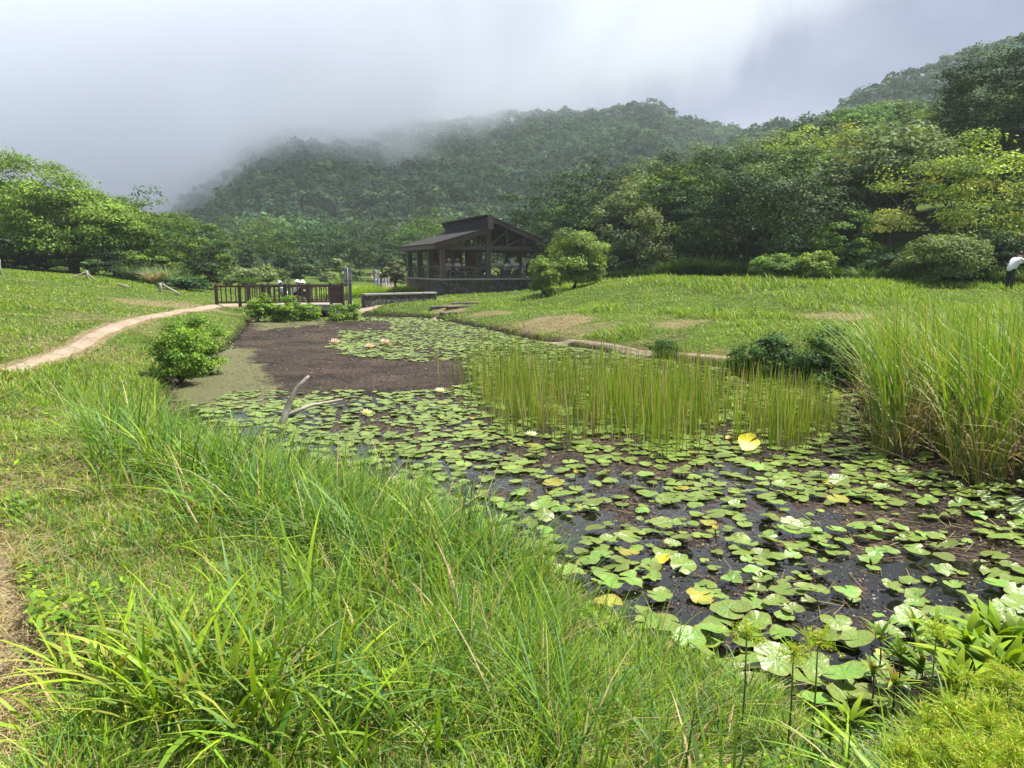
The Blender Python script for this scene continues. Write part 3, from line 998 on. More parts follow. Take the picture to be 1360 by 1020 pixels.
def undergrowth():
    parts = []
    for (px0, y0, px1, y1, n, hh) in [(880, 41, 1100, 37, 1500, 1.4), (1100, 37, 1360, 31.5, 1500, 1.1), (790, 46, 900, 42, 500, 1.2), (1340, 31.5, 1600, 29, 400, 1.1)]:
        t = rng.random(n); yy = y0 + (y1 - y0) * t + rng.uniform(-.3, 2.2, n); px = px0 + (px1 - px0) * t
        xx = (px - 680) / F * yy * 1.0
        k = 9
        x = np.repeat(xx, k) + rng.normal(0, .12, n * k); y = np.repeat(yy, k) + rng.normal(0, .12, n * k)
        z = h(x, y) - .05; m = n * k
        c = palette(['deep', 'green', 'straw'], [1, .35, .08], m) * .8
        parts.append(blades(x, y, z, rng.uniform(.5, 1.0, m) * hh, rng.uniform(.03, .05, m), rng.uniform(0, 6.28, m), rng.uniform(.05, .4, m), rng.uniform(.2, .9, m), c, 3))
    return merge(parts)


addveg('undergrowth', undergrowth(), M['grass'], 'dark strappy undergrowth along the foot of the right hand wood', 'undergrowth')
# ------------------------------------------------------------------ lily pads and things on the water
def pad_geo(r, notch, wav, cup, col, segs=22, tear=0.0, seed=0):
    g = np.random.default_rng(seed)
    a0 = notch
    an = np.linspace(a0, 2 * np.pi - a0, segs)
    edge_j = 1 + .07 * np.sin(an * 3 + g.random() * 6) + .03 * np.sin(an * 7 + g.random() * 6) + g.normal(0, .03, segs)
    edge_j[0] *= .93; edge_j[-1] *= .93
    if tear: 
        k = g.integers(3, segs - 3); edge_j[k] *= 1 - tear
    rings = [.0, .35, .72, 1.0]
    V = [(0, 0, .0)]; E = [0]; Vn = [0]; C = []
    ph = g.random() * 6
    for q in rings[1:]:
        for i, a in enumerate(an):
            rr = r * q * (1 + (edge_j[i] - 1) * q)
            z = wav * r * q * q * (math.sin(a * 2 + ph) * .6 + math.sin(a * 5 + ph * 2) * .35) + cup * r * q * q
            V.append((rr * math.cos(a), rr * math.sin(a), z)); E.append(q); Vn.append(1.0 if i % 2 else 0.0)
    Q = []; T = []
    for i in range(segs - 1):
        T.append((0, 1 + i, 2 + i))
        for k in range(2):
            b = 1 + k * segs
            Q.append((b + i, b + segs + i, b + segs + i + 1, b + i + 1))
    return np.array(V), np.array(Q), np.array(T), np.array(E), np.array(Vn)


# positions
def pad_density(px, py):
    d = np.full(px.shape, .72)
    mat_z = [(300, 430), (430, 432), (428, 470), (560, 482), (612, 478), (622, 512), (560, 520), (470, 520), (345, 512), (225, 545), (225, 480), (300, 450)]
    d = np.where(sdpoly(mat_z, px, py) < 0, .0, d)
    d = np.where((px < 450) & (py < 520) & (py > 430), 0, d)
    d = np.where(sdpoly([(432, 462), (470, 440), (455, 428), (600, 428), (730, 458), (640, 482), (600, 472), (520, 478)], px, py) < 0, 1.0, d)
    d = np.where((py > 427) & (py < 440) & (px < 520), .03, d)
    d = np.where(py < 427, .9, d)
    for ex, ey, rx, ry in [(650, 655, 80, 26), (930, 735, 95, 32), (1075, 765, 60, 28), (760, 705, 50, 22), (1240, 690, 60, 24), (820, 650, 70, 18), (1290, 790, 60, 26), (1150, 980, 60, 60), (860, 800, 30, 20)]:
        d = np.where(((px - ex) / rx) ** 2 + ((py - ey) / ry) ** 2 < 1, .2, d)
    d = np.where((py > 465) & (py < 560) & (px > 620), .5, d)
    d = np.where((px < 420) & (py > 545), .35, d)
    d = np.where((px > 1180) & (py < 640), .25, d)
    return d


pads = []
grid = {}
n = 110000
cx = np.concatenate([rng.uniform(-13, 14, n)]); cy = rng.uniform(2.3, 33, n)
sd = sdpoly(PONDS, cx, cy); ppx, ppy = proj(cx, cy, 0 * cx)
den = pad_density(ppx, ppy)
ok = (sd < -.1) & (rng.random(n) < den * (.35 + .9 * sstep(.43, .6, vn(cx, cy, .5, 5)))) & (ppx > -120) & (ppx < 1500)
cx, cy, den = cx[ok], cy[ok], den[ok]
for x, y, dd in zip(cx, cy, den):
    far = y > 14
    r = random.choice([.04, .052, .064, .076, .088, .098]) * random.uniform(.9, 1.1)
    gx, gy_ = int(x / .3), int(y / .3)
    bad = False
    k = 1.12 if not far else 1.15
    for i in (-1, 0, 1):
        for j in (-1, 0, 1):
            for (qx, qy, qr) in grid.get((gx + i, gy_ + j), ()):
                if (qx - x) ** 2 + (qy - y) ** 2 < ((qr + r) * (k / 2 if random.random() < .9 else .45)) ** 2: bad = True; break
            if bad: break
        if bad: break
    if bad: continue
    grid.setdefault((gx, gy_), []).append((x, y, r)); pads.append([x, y, r])
pads = np.array(pads)
ppx, ppy = proj(pads[:, 0], pads[:, 1], 0 * pads[:, 0])
vis = (ppx > -10) & (ppx < 1370) & (ppy < 1030)
size = pads[:, 2] / pads[:, 1] ** 1.5 * np.where(vis, 1, .01)
order = np.argsort(-size)
NV = 16
variants = []
for k in range(NV):
    wav = [.06, .1, .16, .22][k % 4]
    cup = [0, .08, -.06, .18][(k // 4) % 4]
    V, Q, T, E, Vn = pad_geo(1.0, random.uniform(.06, .3), wav, cup, None, 24, random.choice([0, 0, .25, .4]), k)
    variants.append((V, Q, T, E, Vn))
padmesh = {}
for k, (V, Q, T, E, Vn) in enumerate(variants):
    for mk in ('pad', 'padyellow'):
        c = np.ones((len(V), 3)) * (.85 + .3 * ((k * 7) % 5) / 4)
        padmesh[(k, mk)] = npmesh('lily_pad', V, [Q, T], M[mk], col=c, smooth=True, attrs={"edge": E, "vein": Vn})
for rank, i in enumerate(order[:285]):
    x, y, r = pads[i]
    yel = random.random() < .014
    k = random.randrange(NV)
    o = link('lily_pad', padmesh[(k, 'padyellow' if yel else 'pad')])
    o.location = (x, y, .02 + random.random() * .03)
    t = .02 + abs(random.gauss(0, .17))
    if yel: t *= .5
    a = random.uniform(0, 6.28)
    o.rotation_euler = (t * math.cos(a), t * math.sin(a), random.uniform(0, 6.28))
    o.location.z += r * math.sin(t) * .7
    o.scale = (r * random.uniform(.92, 1.1), r, r)
    if yel: tag(o, 'yellowing lily pad floating flat among the green ones', 'lily pad', 'yellowing lily pads among the green ones')
    else: tag(o, 'pale green notched lily pad floating on the dark pond', 'lily pad', 'green lily pads floating on the pond')
# the rest as one mass
Vs, Qs, Ts, Es, Ns, Cs = [], [], [], [], [], []
off = 0
small = []
for k in range(6):
    small.append(pad_geo(1.0, .2, .08, [0, .08, -.03][k % 3], None, 12, 0, 50 + k))
for i in order[285:]:
    x, y, r = pads[i]
    V, Q, T, E, Vn = small[random.randrange(6)]
    a = random.uniform(0, 6.28); ca, sa = math.cos(a), math.sin(a)
    t = abs(random.gauss(0, .1)); tb = random.uniform(0, 6.28)
    W = V * r
    X = W[:, 0] * ca - W[:, 1] * sa; Y = W[:, 0] * sa + W[:, 1] * ca
    Z = W[:, 2] + (X * math.cos(tb) + Y * math.sin(tb)) * t + .02 + r * t * .7
    Vs.append(np.stack([X + x, Y + y, Z], 1)); Qs.append(Q + off); Ts.append(T + off); Es.append(E); Ns.append(Vn)
    g = random.uniform(.75, 1.3); yy = random.random() < .02
    Cs.append(np.ones((len(V), 3)) * (np.array([1.9, 1.15, .6]) if yy else np.array([g, g, g * .95])))
    off += len(V)
me = npmesh('lily_pads', np.concatenate(Vs), [np.concatenate(Qs), np.concatenate(Ts)], M['pad'], col=np.concatenate(Cs), smooth=True, attrs={"edge": np.concatenate(Es), "vein": np.concatenate(Ns)})
tag(link('lily_pads', me), 'small green lily pads covering the pond farther out and between the rushes', 'lily pads', None, 'stuff')

# raised big pads near the right bank
for px, py, r, tilt, ta in [(880, 832, .15, .15, 0), (915, 850, .16, .3, 2), (945, 838, .17, .25, 3.6), (930, 868, .15, .5, 2.6), (1030, 880, .19, .38, 3.4), (1075, 905, .17, .25, .5), (1120, 900, .2, .35, 1.2),
                            (1125, 925, .17, .2, 3.), (1090, 935, .18, .3, 2.2), (1155, 935, .17, .4, 5.5), (1180, 905, .14, .3, 4.4), (1140, 850, .16, .25, 1.5), (1180, 838, .15, .2, 3.5), (1210, 825, .17, .35, 2.5),
                            (1000, 905, .13, .2, 1.0), (960, 895, .14, .3, 4), (1255, 815, .15, .2, 1.2), (1300, 822, .15, .15, .2), (985, 925, .12, .2, 3), (770, 855, .1, .15, 2), (1060, 618, .15, .3, 3), (1115, 640, .17, .35, 3.2),
                            (1150, 655, .15, .3, 2.8), (745, 588, .17, .4, 3.2), (712, 600, .16, .3, 2.6), (880, 600, .14, .3, 3.3), (1090, 628, .14, .2, 3.0)]:
    x, y = gz(px, py, .08)
    t = root('lily_pad', (x, y, 0), 0, 'large lily pad lifted and tilted above the water on its stalk', 'lily pad', 'large tilted lily pads raised above the water')
    V, Q, T, E, Vn = pad_geo(1.0, .12, .1, .12, None, 26, 0, int(px + py))
    r *= .62
    me = npmesh('leaf_blade', V, [Q, T], M['pad'], col=np.ones((len(V), 3)), smooth=True, attrs={"edge": E, "vein": Vn})
    o = link('leaf_blade', me, t)
    zz = .06 + r * math.sin(tilt)
    o.location = (0, 0, zz); o.scale = (r, r, r)
    o.rotation_euler = (tilt * math.cos(ta), tilt * math.sin(ta), random.uniform(0, 6.28))
    m = MB(); m.tube([(0, 0, zz), (.01, .02, zz * .5), (.03, .03, -.2)], [.004, .005, .006], 6)
    m.build('stalk', M['bush_stem'] if 'bush_stem' in M else M['bark'], t)

# the yellow leaves
for px, py, r, lab, tl in [(994, 590, .15, 'big bright yellow lily pad standing tilted beside the rushes', .75), (967, 583, .045, 'tiny bright yellow leaf just beside the big yellow lily pad', .3),
                           (880, 745, .07, 'small bright yellow lily pad lying among green ones in the middle', .05)]:
    x, y = gz(px, py, .1 if r > .1 else .02)
    V, Q, T, E, Vn = pad_geo(1.0, .15, .08, .15, None, 26, 0, int(px))
    o = link('lily_pad', npmesh('lily_pad', V, [Q, T], M['padbright'], col=np.ones((len(V), 3)), smooth=True, attrs={"edge": E, "vein": Vn}))
    o.location = (x, y, .03 + r * math.sin(tl) * .9); o.scale = (r, r * .8, r); o.rotation_euler = (tl, -.35, .4)
    tag(o, lab, 'lily pad')


def flower(px, py, r, colr, tipc, label, z=.08, opening=1.0):
    x, y = gz(px, py, z)
    t = root('water_lily', (x, y, 0), random.uniform(0, 6), label, 'flower')
    V = []; Q = []; C = []
    for ring, (n_, el, ln) in enumerate([(9, .35, 1.0), (8, .8, .85), (6, 1.15, .65)]):
        for k in range(n_):
            a = 2 * math.pi * k / n_ + ring * .3
            e = el + (1.45 - el) * (1 - opening)
            d = Vector((math.cos(a) * math.cos(e), math.sin(a) * math.cos(e), math.sin(e)))
            s = Vector((-math.sin(a), math.cos(a), 0)); up = d.cross(s)
            b = len(V)
            L = r * ln
            for tt, w in ((0, .1), (.5, .24), (1, .02)):
                c0 = d * L * tt + Vector((0, 0, z)) + up * (-.12 * L * math.sin(tt * 3.1))
                V += [c0 - s * w * L, c0 + s * w * L]; C += [colr if tt < 1 else tipc] * 2
            Q += [(b, b + 1, b + 3, b + 2), (b + 2, b + 3, b + 5, b + 4)]
    link('petals', npmesh('petals', [tuple(v) for v in V], [np.array(Q)], M['petalw'], col=np.array(C), smooth=True), t)
    m = MB(); m.ball((0, 0, z + r * .12), (r * .22, r * .22, r * .2), 10, 6)
    m.build('stamens', STAM, t)
    m = MB(); m.tube([(0, 0, z), (.01, 0, z * .5), (.02, .01, -.15)], [.005, .005, .006], 6); m.build('stalk', M['bark'], t)


STAM = simple_mat('stamens', (.7, .45, .03), (.8, .55, .06), 60, .7, .2)
Wc, Yc, Pc = (.8, .8, .7), (.75, .7, .35), (.75, .42, .45)
flower(706, 578, .1, Wc, Wc, 'open white water lily beside the front edge of the rushes')
flower(585, 520, .12, Wc, (.75, .75, .45), 'white water lily at the left corner of the rushes')
flower(487, 549, .11, Yc, Wc, 'pale yellow water lily nearest the driftwood branch')
flower(445, 455, .2, Pc, Wc, 'pink water lily standing alone at the edge of the brown weed')
flower(491, 461, .18, Pc, Wc, 'pink water lily in the far pad patch, closest to the lone pink one')
flower(511, 455, .2, Pc, Wc, 'widest pink water lily deep in the far pad patch')
flower(950, 705, .06, Yc, (.8, .6, .2), 'closed yellow lily bud over dark open water', .09, .35)
flower(765, 630, .06, Yc, (.8, .6, .2), 'closed yellow lily bud in front of the rushes', .08, .35)


def debris():
    x, y, r = scatter(260000, 2.6, 33, R(-33), R(44)); s = sdpoly(PONDS, x, y)
    at = wattr(x, y, None)
    cl = fbm(x, y, .6, 15)
    keep = (s < -.02) & (rng.random(len(x)) < np.clip((at["scum"] - .2) * 1.1, .08, 1) * sstep(.3, .6, cl) * 1.0)
    x, y, r, al = x[keep], y[keep], r[keep], at["algae"][keep]; n = len(x)
    P = np.stack([x, y, .006 + rng.random(n) * .008], 1)
    Nn = np.stack([rng.normal(0, .25, n), rng.normal(0, .25, n), np.ones(n)], 1)
    PAL.update({'d1': (.05, .035, .025), 'd2': (.13, .09, .06), 'd3': (.3, .25, .18), 'd4': (.12, .16, .05)})
    c = palette(['d1', 'd2', 'd3', 'd4'], np.stack([1 + 0 * x, .9 + 0 * x, .28 + 0 * x, .1 + 1.0 * al], 1), n)
    return leafquads(P, Nn, rng.uniform(.006, .018, n) * (1 + .13 * r), rng.uniform(.3, .9, n), c)


addveg('floating_debris', debris(), M['reed'], 'tiny brown scraps of dead weed floating on the water', 'debris')


def straws():
    parts = []
    zx = [gz(p, q, 0) for p, q in [(1100, 700), (1250, 720), (1330, 700), (1290, 650), (1180, 640), (1000, 640), (900, 610), (820, 590), (700, 640), (1330, 760), (1070, 800), (880, 690)]]
    n = 900
    k = rng.integers(0, len(zx), n); zz = np.array(zx)[k]
    x = zz[:, 0] + rng.normal(0, .45, n); y = zz[:, 1] + rng.normal(0, .4, n)
    ok = sdpoly(PONDS, x, y) < -.1; x, y = x[ok], y[ok]; n = len(x)
    c = palette(['straw', 'brown'], [.5, 1], n)
    V, Q, T, C = blades(x, y, x * 0 + .012, rng.uniform(.08, .35, n), rng.uniform(.004, .008, n), rng.uniform(0, 6.28, n), rng.uniform(.9, 1.3, n), x * 0, c, 2)
    V[:, 2] = .012 + (V[:, 2] - .012) * .07
    return V, Q, T, C


addveg('dead_stems', straws(), M['reed'], 'dead brown stems lying flat on the pond surface', 'dead stems')

# driftwood
m = MB()
b = Vector((*gz(366, 566, .0), -.15)); 
tipx, tipz = gy(410, 499, b.y + .3)
tip = Vector((tipx, b.y + .3, tipz))
mid = b.lerp(tip, .5) + Vector((-.06, 0, .02))
m.tube([b, b.lerp(mid, .5) + Vector((.02, 0, 0)), mid, mid.lerp(tip, .45) + Vector((.0, 0, .06)), mid.lerp(tip, .75) + Vector((.03, 0, .05)), tip], [.06, .055, .045, .035, .03, .018], 9)
t = root('driftwood', (0, 0, 0), 0, 'bleached grey driftwood branch sticking up out of the pond', 'driftwood')
m.build('main_branch', M['greywood'], t, 0)
m2 = MB()
q = Vector((*gz(380, 552, .02), .02)); q2 = Vector((*gz(455, 530, .08), .08))
m2.tube([q, q.lerp(q2, .4) + Vector((0, 0, .05)), q.lerp(q2, .7) + Vector((.03, 0, .03)), q2], [.035, .03, .02, .01], 8)
m2.build('side_branch', M['greywood'], t)
# ------------------------------------------------------------------ trees and shrubs
def crown_geo(R3, c0, nclump, cr, per, leaf, cols, seed, flat=.55, skew=0, lumpy=.22, low=-.35, inner=.25, asp=.55, topbias=0.3, up=.7):
    global rng
    g = np.random.default_rng(seed); rs = rng; 
    # clump centres in an ellipsoid, surface biased
    d = g.normal(size=(nclump * 3, 3)); d /= np.linalg.norm(d, axis=1, keepdims=True)
    d = d[d[:, 2] > low][:nclump]
    rad = np.where(g.random(len(d)) < inner, g.uniform(.25, .7, len(d)), g.uniform(.72, 1.0, len(d)))
    lump = 1 + lumpy * (np.sin(d[:, 0] * 3.1 + seed) * np.cos(d[:, 1] * 2.7 + seed * 2))
    cc = d * (rad * lump)[:, None] * np.array(R3) + np.array(c0)
    if skew: cc[:, 2] *= 1 - skew * np.clip((cc[:, 0] - c0[0]) / R3[0] + .45, 0, 1.5)
    cols = np.array(cols)
    Vs = []; 
    nL = (per * g.uniform(.6, 1.4, len(cc))).astype(int)
    idx = np.repeat(np.arange(len(cc)), nL); n = len(idx)
    dd = g.normal(size=(n, 3)); dd /= np.linalg.norm(dd, axis=1, keepdims=True)
    dd[:, 2] = np.where(dd[:, 2] < -.2, -dd[:, 2], dd[:, 2])
    rr = g.random(n) ** .4
    crad = cr * g.uniform(.65, 1.35, len(cc))
    P = cc[idx] + dd * rr[:, None] * crad[idx][:, None] * np.array([1, 1, flat])
    ccn = (cc[idx] - np.array(c0)) / np.array(R3)
    Nn = dd * .6 + ccn * .35 + np.array([0, 0, up]) + g.normal(0, .4, (n, 3))
    cb = cols[g.integers(0, len(cols), len(cc))] * g.uniform(.75, 1.3, (len(cc), 1))
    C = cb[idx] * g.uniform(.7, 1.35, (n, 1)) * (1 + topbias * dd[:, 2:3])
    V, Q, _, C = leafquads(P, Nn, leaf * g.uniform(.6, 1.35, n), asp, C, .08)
    return V, Q, C, cc


def trunk_mb(base_r, fork_z, cc, c0, seed, nl=9, lean=(0, 0), multi=1):
    g = random.Random(seed)
    m = MB()
    top = Vector((lean[0], lean[1], fork_z))
    for q in range(multi):
        b = Vector((g.uniform(-.25, .25), g.uniform(-.25, .25), 0)) * (multi > 1)
        mid = b.lerp(top, .5) + Vector((g.uniform(-.1, .1), g.uniform(-.1, .1), 0)) * fork_z * .4
        m.tube([b + Vector((0, 0, -.4)), b + Vector((0, 0, .1)), mid, top], [base_r * 1.5, base_r * 1.15, base_r * .85, base_r * .7], 9, False)
    sel = g.sample(range(len(cc)), min(nl, len(cc)))
    for i in sel:
        e = Vector(cc[i]); e = top.lerp(e, .95)
        md = top.lerp(e, .5); md.z = top.z + (e.z - top.z) * .32 + g.uniform(-.1, .1)
        q1 = top.lerp(md, .55) + Vector((g.uniform(-.15, .15), g.uniform(-.15, .15), g.uniform(-.1, .1)))
        m.tube([top - Vector((0, 0, .1)), q1, md, md.lerp(e, .5) + Vector((g.uniform(-.2, .2), g.uniform(-.2, .2), .1)), e],
               [base_r * .55, base_r * .42, base_r * .3, base_r * .2, base_r * .06], 6, False)
    return m


DG = [(.026, .058, .02), (.038, .078, .024), (.022, .048, .022), (.042, .085, .03)]
MG = [(.07, .145, .022), (.05, .11, .022), (.095, .17, .025)]
YG = [(.17, .23, .04), (.22, .28, .045), (.12, .18, .04), (.22, .23, .06)]
PG = [(.11, .17, .06), (.14, .2, .075), (.08, .14, .05)]
BG = [(.2, .29, .04), (.16, .25, .04)]


def make_tree(name, R3, cz, nclump, cr, per, leaf, cols, seed, tr, fork, label, cat, group=None, loc=(0, 0, 0), mat='leaf', **kw):
    t = root(name, loc, 0, label, cat, group)
    lk = {k: kw.pop(k) for k in ('nl', 'lean', 'multi') if k in kw}
    V, Q, C, cc = crown_geo(R3, (kw.pop('cx', 0), kw.pop('cy', 0), cz), nclump, cr, per, leaf, cols, seed, **kw)
    trunk_mb(tr, fork, cc, (0, 0, cz), seed, **lk).build('trunk', M['bark'], t)
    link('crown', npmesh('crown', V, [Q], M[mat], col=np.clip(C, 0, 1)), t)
    return t


def place(t, px, Y, rz=0, s=1.0, dz=0.0, sz=None):
    x, _ = gy(px, 360, Y)
    t.location = (x, Y, hp(x, Y) + dz - .05); t.rotation_euler = (0, 0, rz); t.scale = (s, s, sz or s)
    return t


# prototypes, each is itself one of the trees in view ------------------------------------------------
def T(px, Y, top, width, kind, label, cat='tree', group=None, seed=1, name=None, per=None, dens=1.0):
    """tree whose crown spans `width` px at depth Y and reaches pixel row `top`"""
    x, zt = gy(px, top, Y)
    zb = hp(x, Y)
    Ht = zt - zb
    Wd = width / F * Y
    cols_ = {'dark': DG, 'mid': MG, 'yellow': YG, 'pale': PG, 'bright': BG, 'dull': [(.1, .12, .05), (.08, .1, .045)], 'grey': [(.14, .15, .13), (.1, .11, .09)]}[kind]
    cols = np.array(cols_) * (.7 if (kind == 'mid' and Y > 70 and px < 650) else 1)
    rx = Wd / 2 * .88; rz_ = Ht * .5
    cz = Ht - rz_ * .93
    leaf = max(.1, .0042 * Y) * (1.15 if kind in ('yellow', 'pale', 'bright') else 1)
    vol = rx * rx + rx * rz_
    ncl = int(np.clip(vol * 3.4, 40, 210))
    cr = .30 * (rx * rx * rz_) ** (1 / 3)
    n_leaf = np.clip(vol * 20 / (leaf * leaf) * .62 * dens, 3000, 50000)
    t = make_tree(name or 'tree', (rx, min(rx, 5), rz_), cz, ncl, cr, n_leaf / ncl, leaf, cols, seed * 7 + abs(int(px)), max(.12, Ht * .022), Ht * .3, label, cat, group,
                  nl=10, low=-.75, flat=.5 if kind != 'pale' else .7, lumpy=.26)
    t.location = (x, Y, zb - .05)
    return t


# left bank trees
spread = make_tree('tree', (6.0, 4.6, 3.2), 4.0, 260, 1.15, 170, .2, [(.1, .17, .025), (.13, .21, .03), (.075, .135, .02)], 3, .34, 1.15,
                   'broad spreading green tree with a dark forked trunk on the left lawn', 'tree', nl=13, low=-.85, flat=.6, lean=(.3, 0), cx=-.3, skew=.25, lumpy=.3)
place(spread, 97, 47)
T(20, 52, 255, 240, 'mid', 'rounded green tree behind the spreading tree, cut by the left picture edge', seed=2)
T(195, 50, 262, 150, 'mid', 'mid green tree right behind the spreading tree with the pointed top', seed=3)
T(250, 46, 290, 120, 'mid', 'olive green broad low tree sloping down towards the footbridge', seed=4)
T(150, 52, 268, 140, 'mid', 'green tree filling the gap right of the spreading tree', seed=31)
T(222, 55, 280, 130, 'dark', 'dark tree behind the olive tree near the footbridge', seed=32)
T(275, 54, 312, 80, 'dark', 'low dark tree at the right end of the left wood', seed=33)
T(120, 45.5, 325, 90, 'mid', 'leafy green bush hanging beside the spreading trunk', 'shrub', seed=34, name='shrub')
T(200, 44.5, 330, 90, 'mid', 'green bush under the mid green tree behind the silvery grass', 'shrub', seed=35, name='shrub')
T(268, 43, 345, 70, 'dark', 'dark bush just left of the fence end', 'shrub', seed=36, name='shrub')
T(35, 49, 320, 100, 'dark', 'deep green bush under the left part of the spreading crown', 'shrub', seed=37, name='shrub')
T(-60, 60, 235, 200, 'mid', 'green tree beyond the left picture edge', seed=5)
T(12, 80, 212, 75, 'grey', 'thin grey leaved tree rising far behind the left lawn', seed=6, dens=.35)
T(-150, 48, 230, 200, 'mid', 'dense tree outside the picture at the left', seed=5)
# low shrub masses around the left wood
T(150, 44, 335, 100, 'dark', 'low dark shrub under the spreading tree', 'shrub', seed=7, name='shrub')
T(245, 40, 368, 90, 'dark', 'dark creeping shrub beside the left end of the fence', 'shrub', seed=8, name='shrub')
T(60, 50, 340, 110, 'dark', 'dark bush filling the gap left of the spreading trunk', 'shrub', seed=9, name='shrub')
T(-10, 56, 330, 130, 'dark', 'dark bush at the far left edge of the lawn', 'shrub', seed=10, name='shrub')
# valley behind the bridge
vs = [(300, 75, 318, 90, 'dark', 'dark tree at the left end of the valley wood'), (350, 90, 296, 100, 'mid', 'green tree with bright top above the grey shrub'), (395, 62, 333, 70, 'dark', 'small dome shaped dark tree behind the fence'),
      (420, 95, 288, 110, 'dark', 'tall dark tree in the middle of the valley wood'), (470, 85, 318, 90, 'dark', 'dark layered tree left of the signpost'), (450, 66, 349, 75, 'pale', 'pale low bushy tree left of the sign board'),
      (505, 100, 300, 90, 'dark', 'dark pine like tree above the far path'), (535, 82, 330, 70, 'dark', 'dark tree right above the walkers'), (560, 95, 292, 90, 'mid', 'yellowish green tree just left of the pavilion roof'),
      (524, 66, 346, 38, 'dull', 'brownish green round shrub at the left end of the pavilion'), (600, 90, 300, 100, 'mid', 'green tree behind the pavilion ridge'), (335, 52, 349, 90, 'pale', 'silvery green bushy shrub behind the fence'),
      (375, 110, 300, 110, 'dark', 'dark tree deep in the valley above the dome shaped one'), (275, 95, 300, 90, 'dark', 'dark tree just right of the left wood'), (640, 100, 285, 100, 'dark', 'dark tree above the pavilion peak'),
      (330, 120, 292, 130, 'mid', 'distant green tree at the foot of the misty mountain'), (470, 125, 290, 130, 'dark', 'distant dark tree at the foot of the misty mountain'), (575, 120, 285, 120, 'mid', 'distant green tree behind the pavilion clerestory')]
for i, (px, Y, top, w, k, lab) in enumerate(vs):
    T(px, Y, top, w, k, lab, 'shrub' if 'shrub' in lab else 'tree', None, 20 + i, name='shrub' if 'shrub' in lab else 'tree')
# right wood, front row
fr = [(700, 66, 248, 100, 'dark', 'dark tree rising right above the pavilion gable'), (760, 62, 232, 120, 'dark', 'dark wide tree above the round lawn bush'), (745, 50, 300, 90, 'dark', 'low dark tree behind the round lawn bush'),
      (845, 46, 262, 125, 'pale', 'pale green feathery tree right of the round lawn bush'), (800, 70, 222, 110, 'dark', 'dark tree on the crest left of the pale one'),
      (1000, 41, 192, 215, 'dark', 'huge dark green tree with sweeping layered branches'), (900, 50, 240, 110, 'dark', 'dark tree between the pale tree and the huge dark one'), (1060, 60, 172, 110, 'bright', 'bright yellow green tree top above the huge dark tree'),
      (1150, 52, 196, 130, 'dark', 'dark glossy tree with bright rim right of the huge dark tree'), (1120, 38.5, 285, 110, 'mid', 'low green tree in front of the huge dark one'), (1290, 37, 188, 210, 'yellow', 'large yellow green tree with spreading crown at the right'),
      (1340, 52, 54, 150, 'dark', 'tallest dark tree standing against the sky at the right edge'), (1225, 55, 160, 120, 'mid', 'green tree below the tallest dark tree'), (1400, 36, 200, 130, 'yellow', 'yellow green tree cut by the right picture edge'),
      (1200, 35.5, 330, 100, 'dark', 'low dark tree at the foot of the yellow green one'), (940, 44, 300, 90, 'dark', 'low dark tree at the left foot of the huge dark one'), (1390, 46, 95, 130, 'dark', 'dark tree behind the right picture edge'), (1310, 56, 96, 110, 'dark', 'dark round crown just below left of the tallest dark tree'),
      (1330, 33.5, 300, 110, 'dark', 'dark low tree behind the bending walker'), (1060, 38.5, 320, 90, 'dark', 'dark shaded tree behind the two small lawn bushes')]
for i, (px, Y, top, w, k, lab) in enumerate(fr):
    T(px, Y, top, w, k, lab, 'tree', None, 50 + i, dens=2.2 if top < 120 else 1.2)

for i in range(13):
    px = 812 + i * 46
    T(px, float(np.interp(px, [800, 950, 1100, 1360], [50, 43.5, 39.5, 34.5])), [338, 330, 344, 326][i % 4], 76, 'dark', ['low dark bush in the understorey behind the lawn, beside the pale feathery tree', 'low dark bush in the deep shade under the huge dark tree', 'low dark bush in the shade of the large yellow green tree'][0 if px < 900 else 1 if px < 1150 else 2], 'shrub', 'understorey bushes at the foot of the right wood', 90 + i, name='shrub', dens=.7)
# hillside trees: copies of five kinds
kinds = []
for k, (cols, nm, lab) in enumerate([(DG, 'dark', 'dark green rounded tree on the right hillside'), (MG, 'mid', 'fresh green rounded tree on the right hillside'), (YG, 'yel', 'yellowish green tree on the right hillside'),
                                     (DG, 'dark2', 'dark broad crowned tree on the right hillside'), (PG, 'pale', 'pale green loose crowned tree on the right hillside')]):
    kinds.append([make_tree('tree', (3.3 + .3 * k, 3.3, 2.9), 4.1, 90, 1.1, 95, .3, cols, 200 + k, .17, 1.8, lab, 'tree', lab.replace(' tree', ' trees').replace('tree', 'trees') if 0 else 'trees of the right hillside, ' + lab.split(' tree')[0], nl=8, low=-.6), lab, False])
cand = []
g = random.Random(4)
yy = 50.0
while yy < 118:
    step = 4.6 + (yy - 50) * .012
    xl = (600 - 680) / F * yy + (0 if yy > 80 else 6); xr = (1460 - 680) / F * yy
    x = xl + g.random() * step
    while x < xr:
        cand.append((x + g.uniform(-1.3, 1.3), yy + g.uniform(-1.5, 1.5))); x += step
    yy += step * .8
cnt = 0
for (x, y) in cand:
    if H0(np.array([x]), np.array([y]))[0] < .8: continue
    if y < 64 and abs(x - (1335 - 680) / F * 52) < 6: continue
    k = g.choices(range(5), [.3, .28, .1, .22, .1])[0]
    ent = kinds[k]
    t = ent[0] if not ent[2] else copy_tree(ent[0])
    ent[2] = True
    s = g.uniform(.75, 1.2)
    t.location = (x, y, hp(x, y) - .3); t.rotation_euler = (0, 0, g.uniform(0, 6.28)); t.scale = (s, s, s * g.uniform(.8, 1.1)); cnt += 1
print('hill trees', cnt)
for e in kinds:
    if not e[2]: place(e[0], 1100, 90)

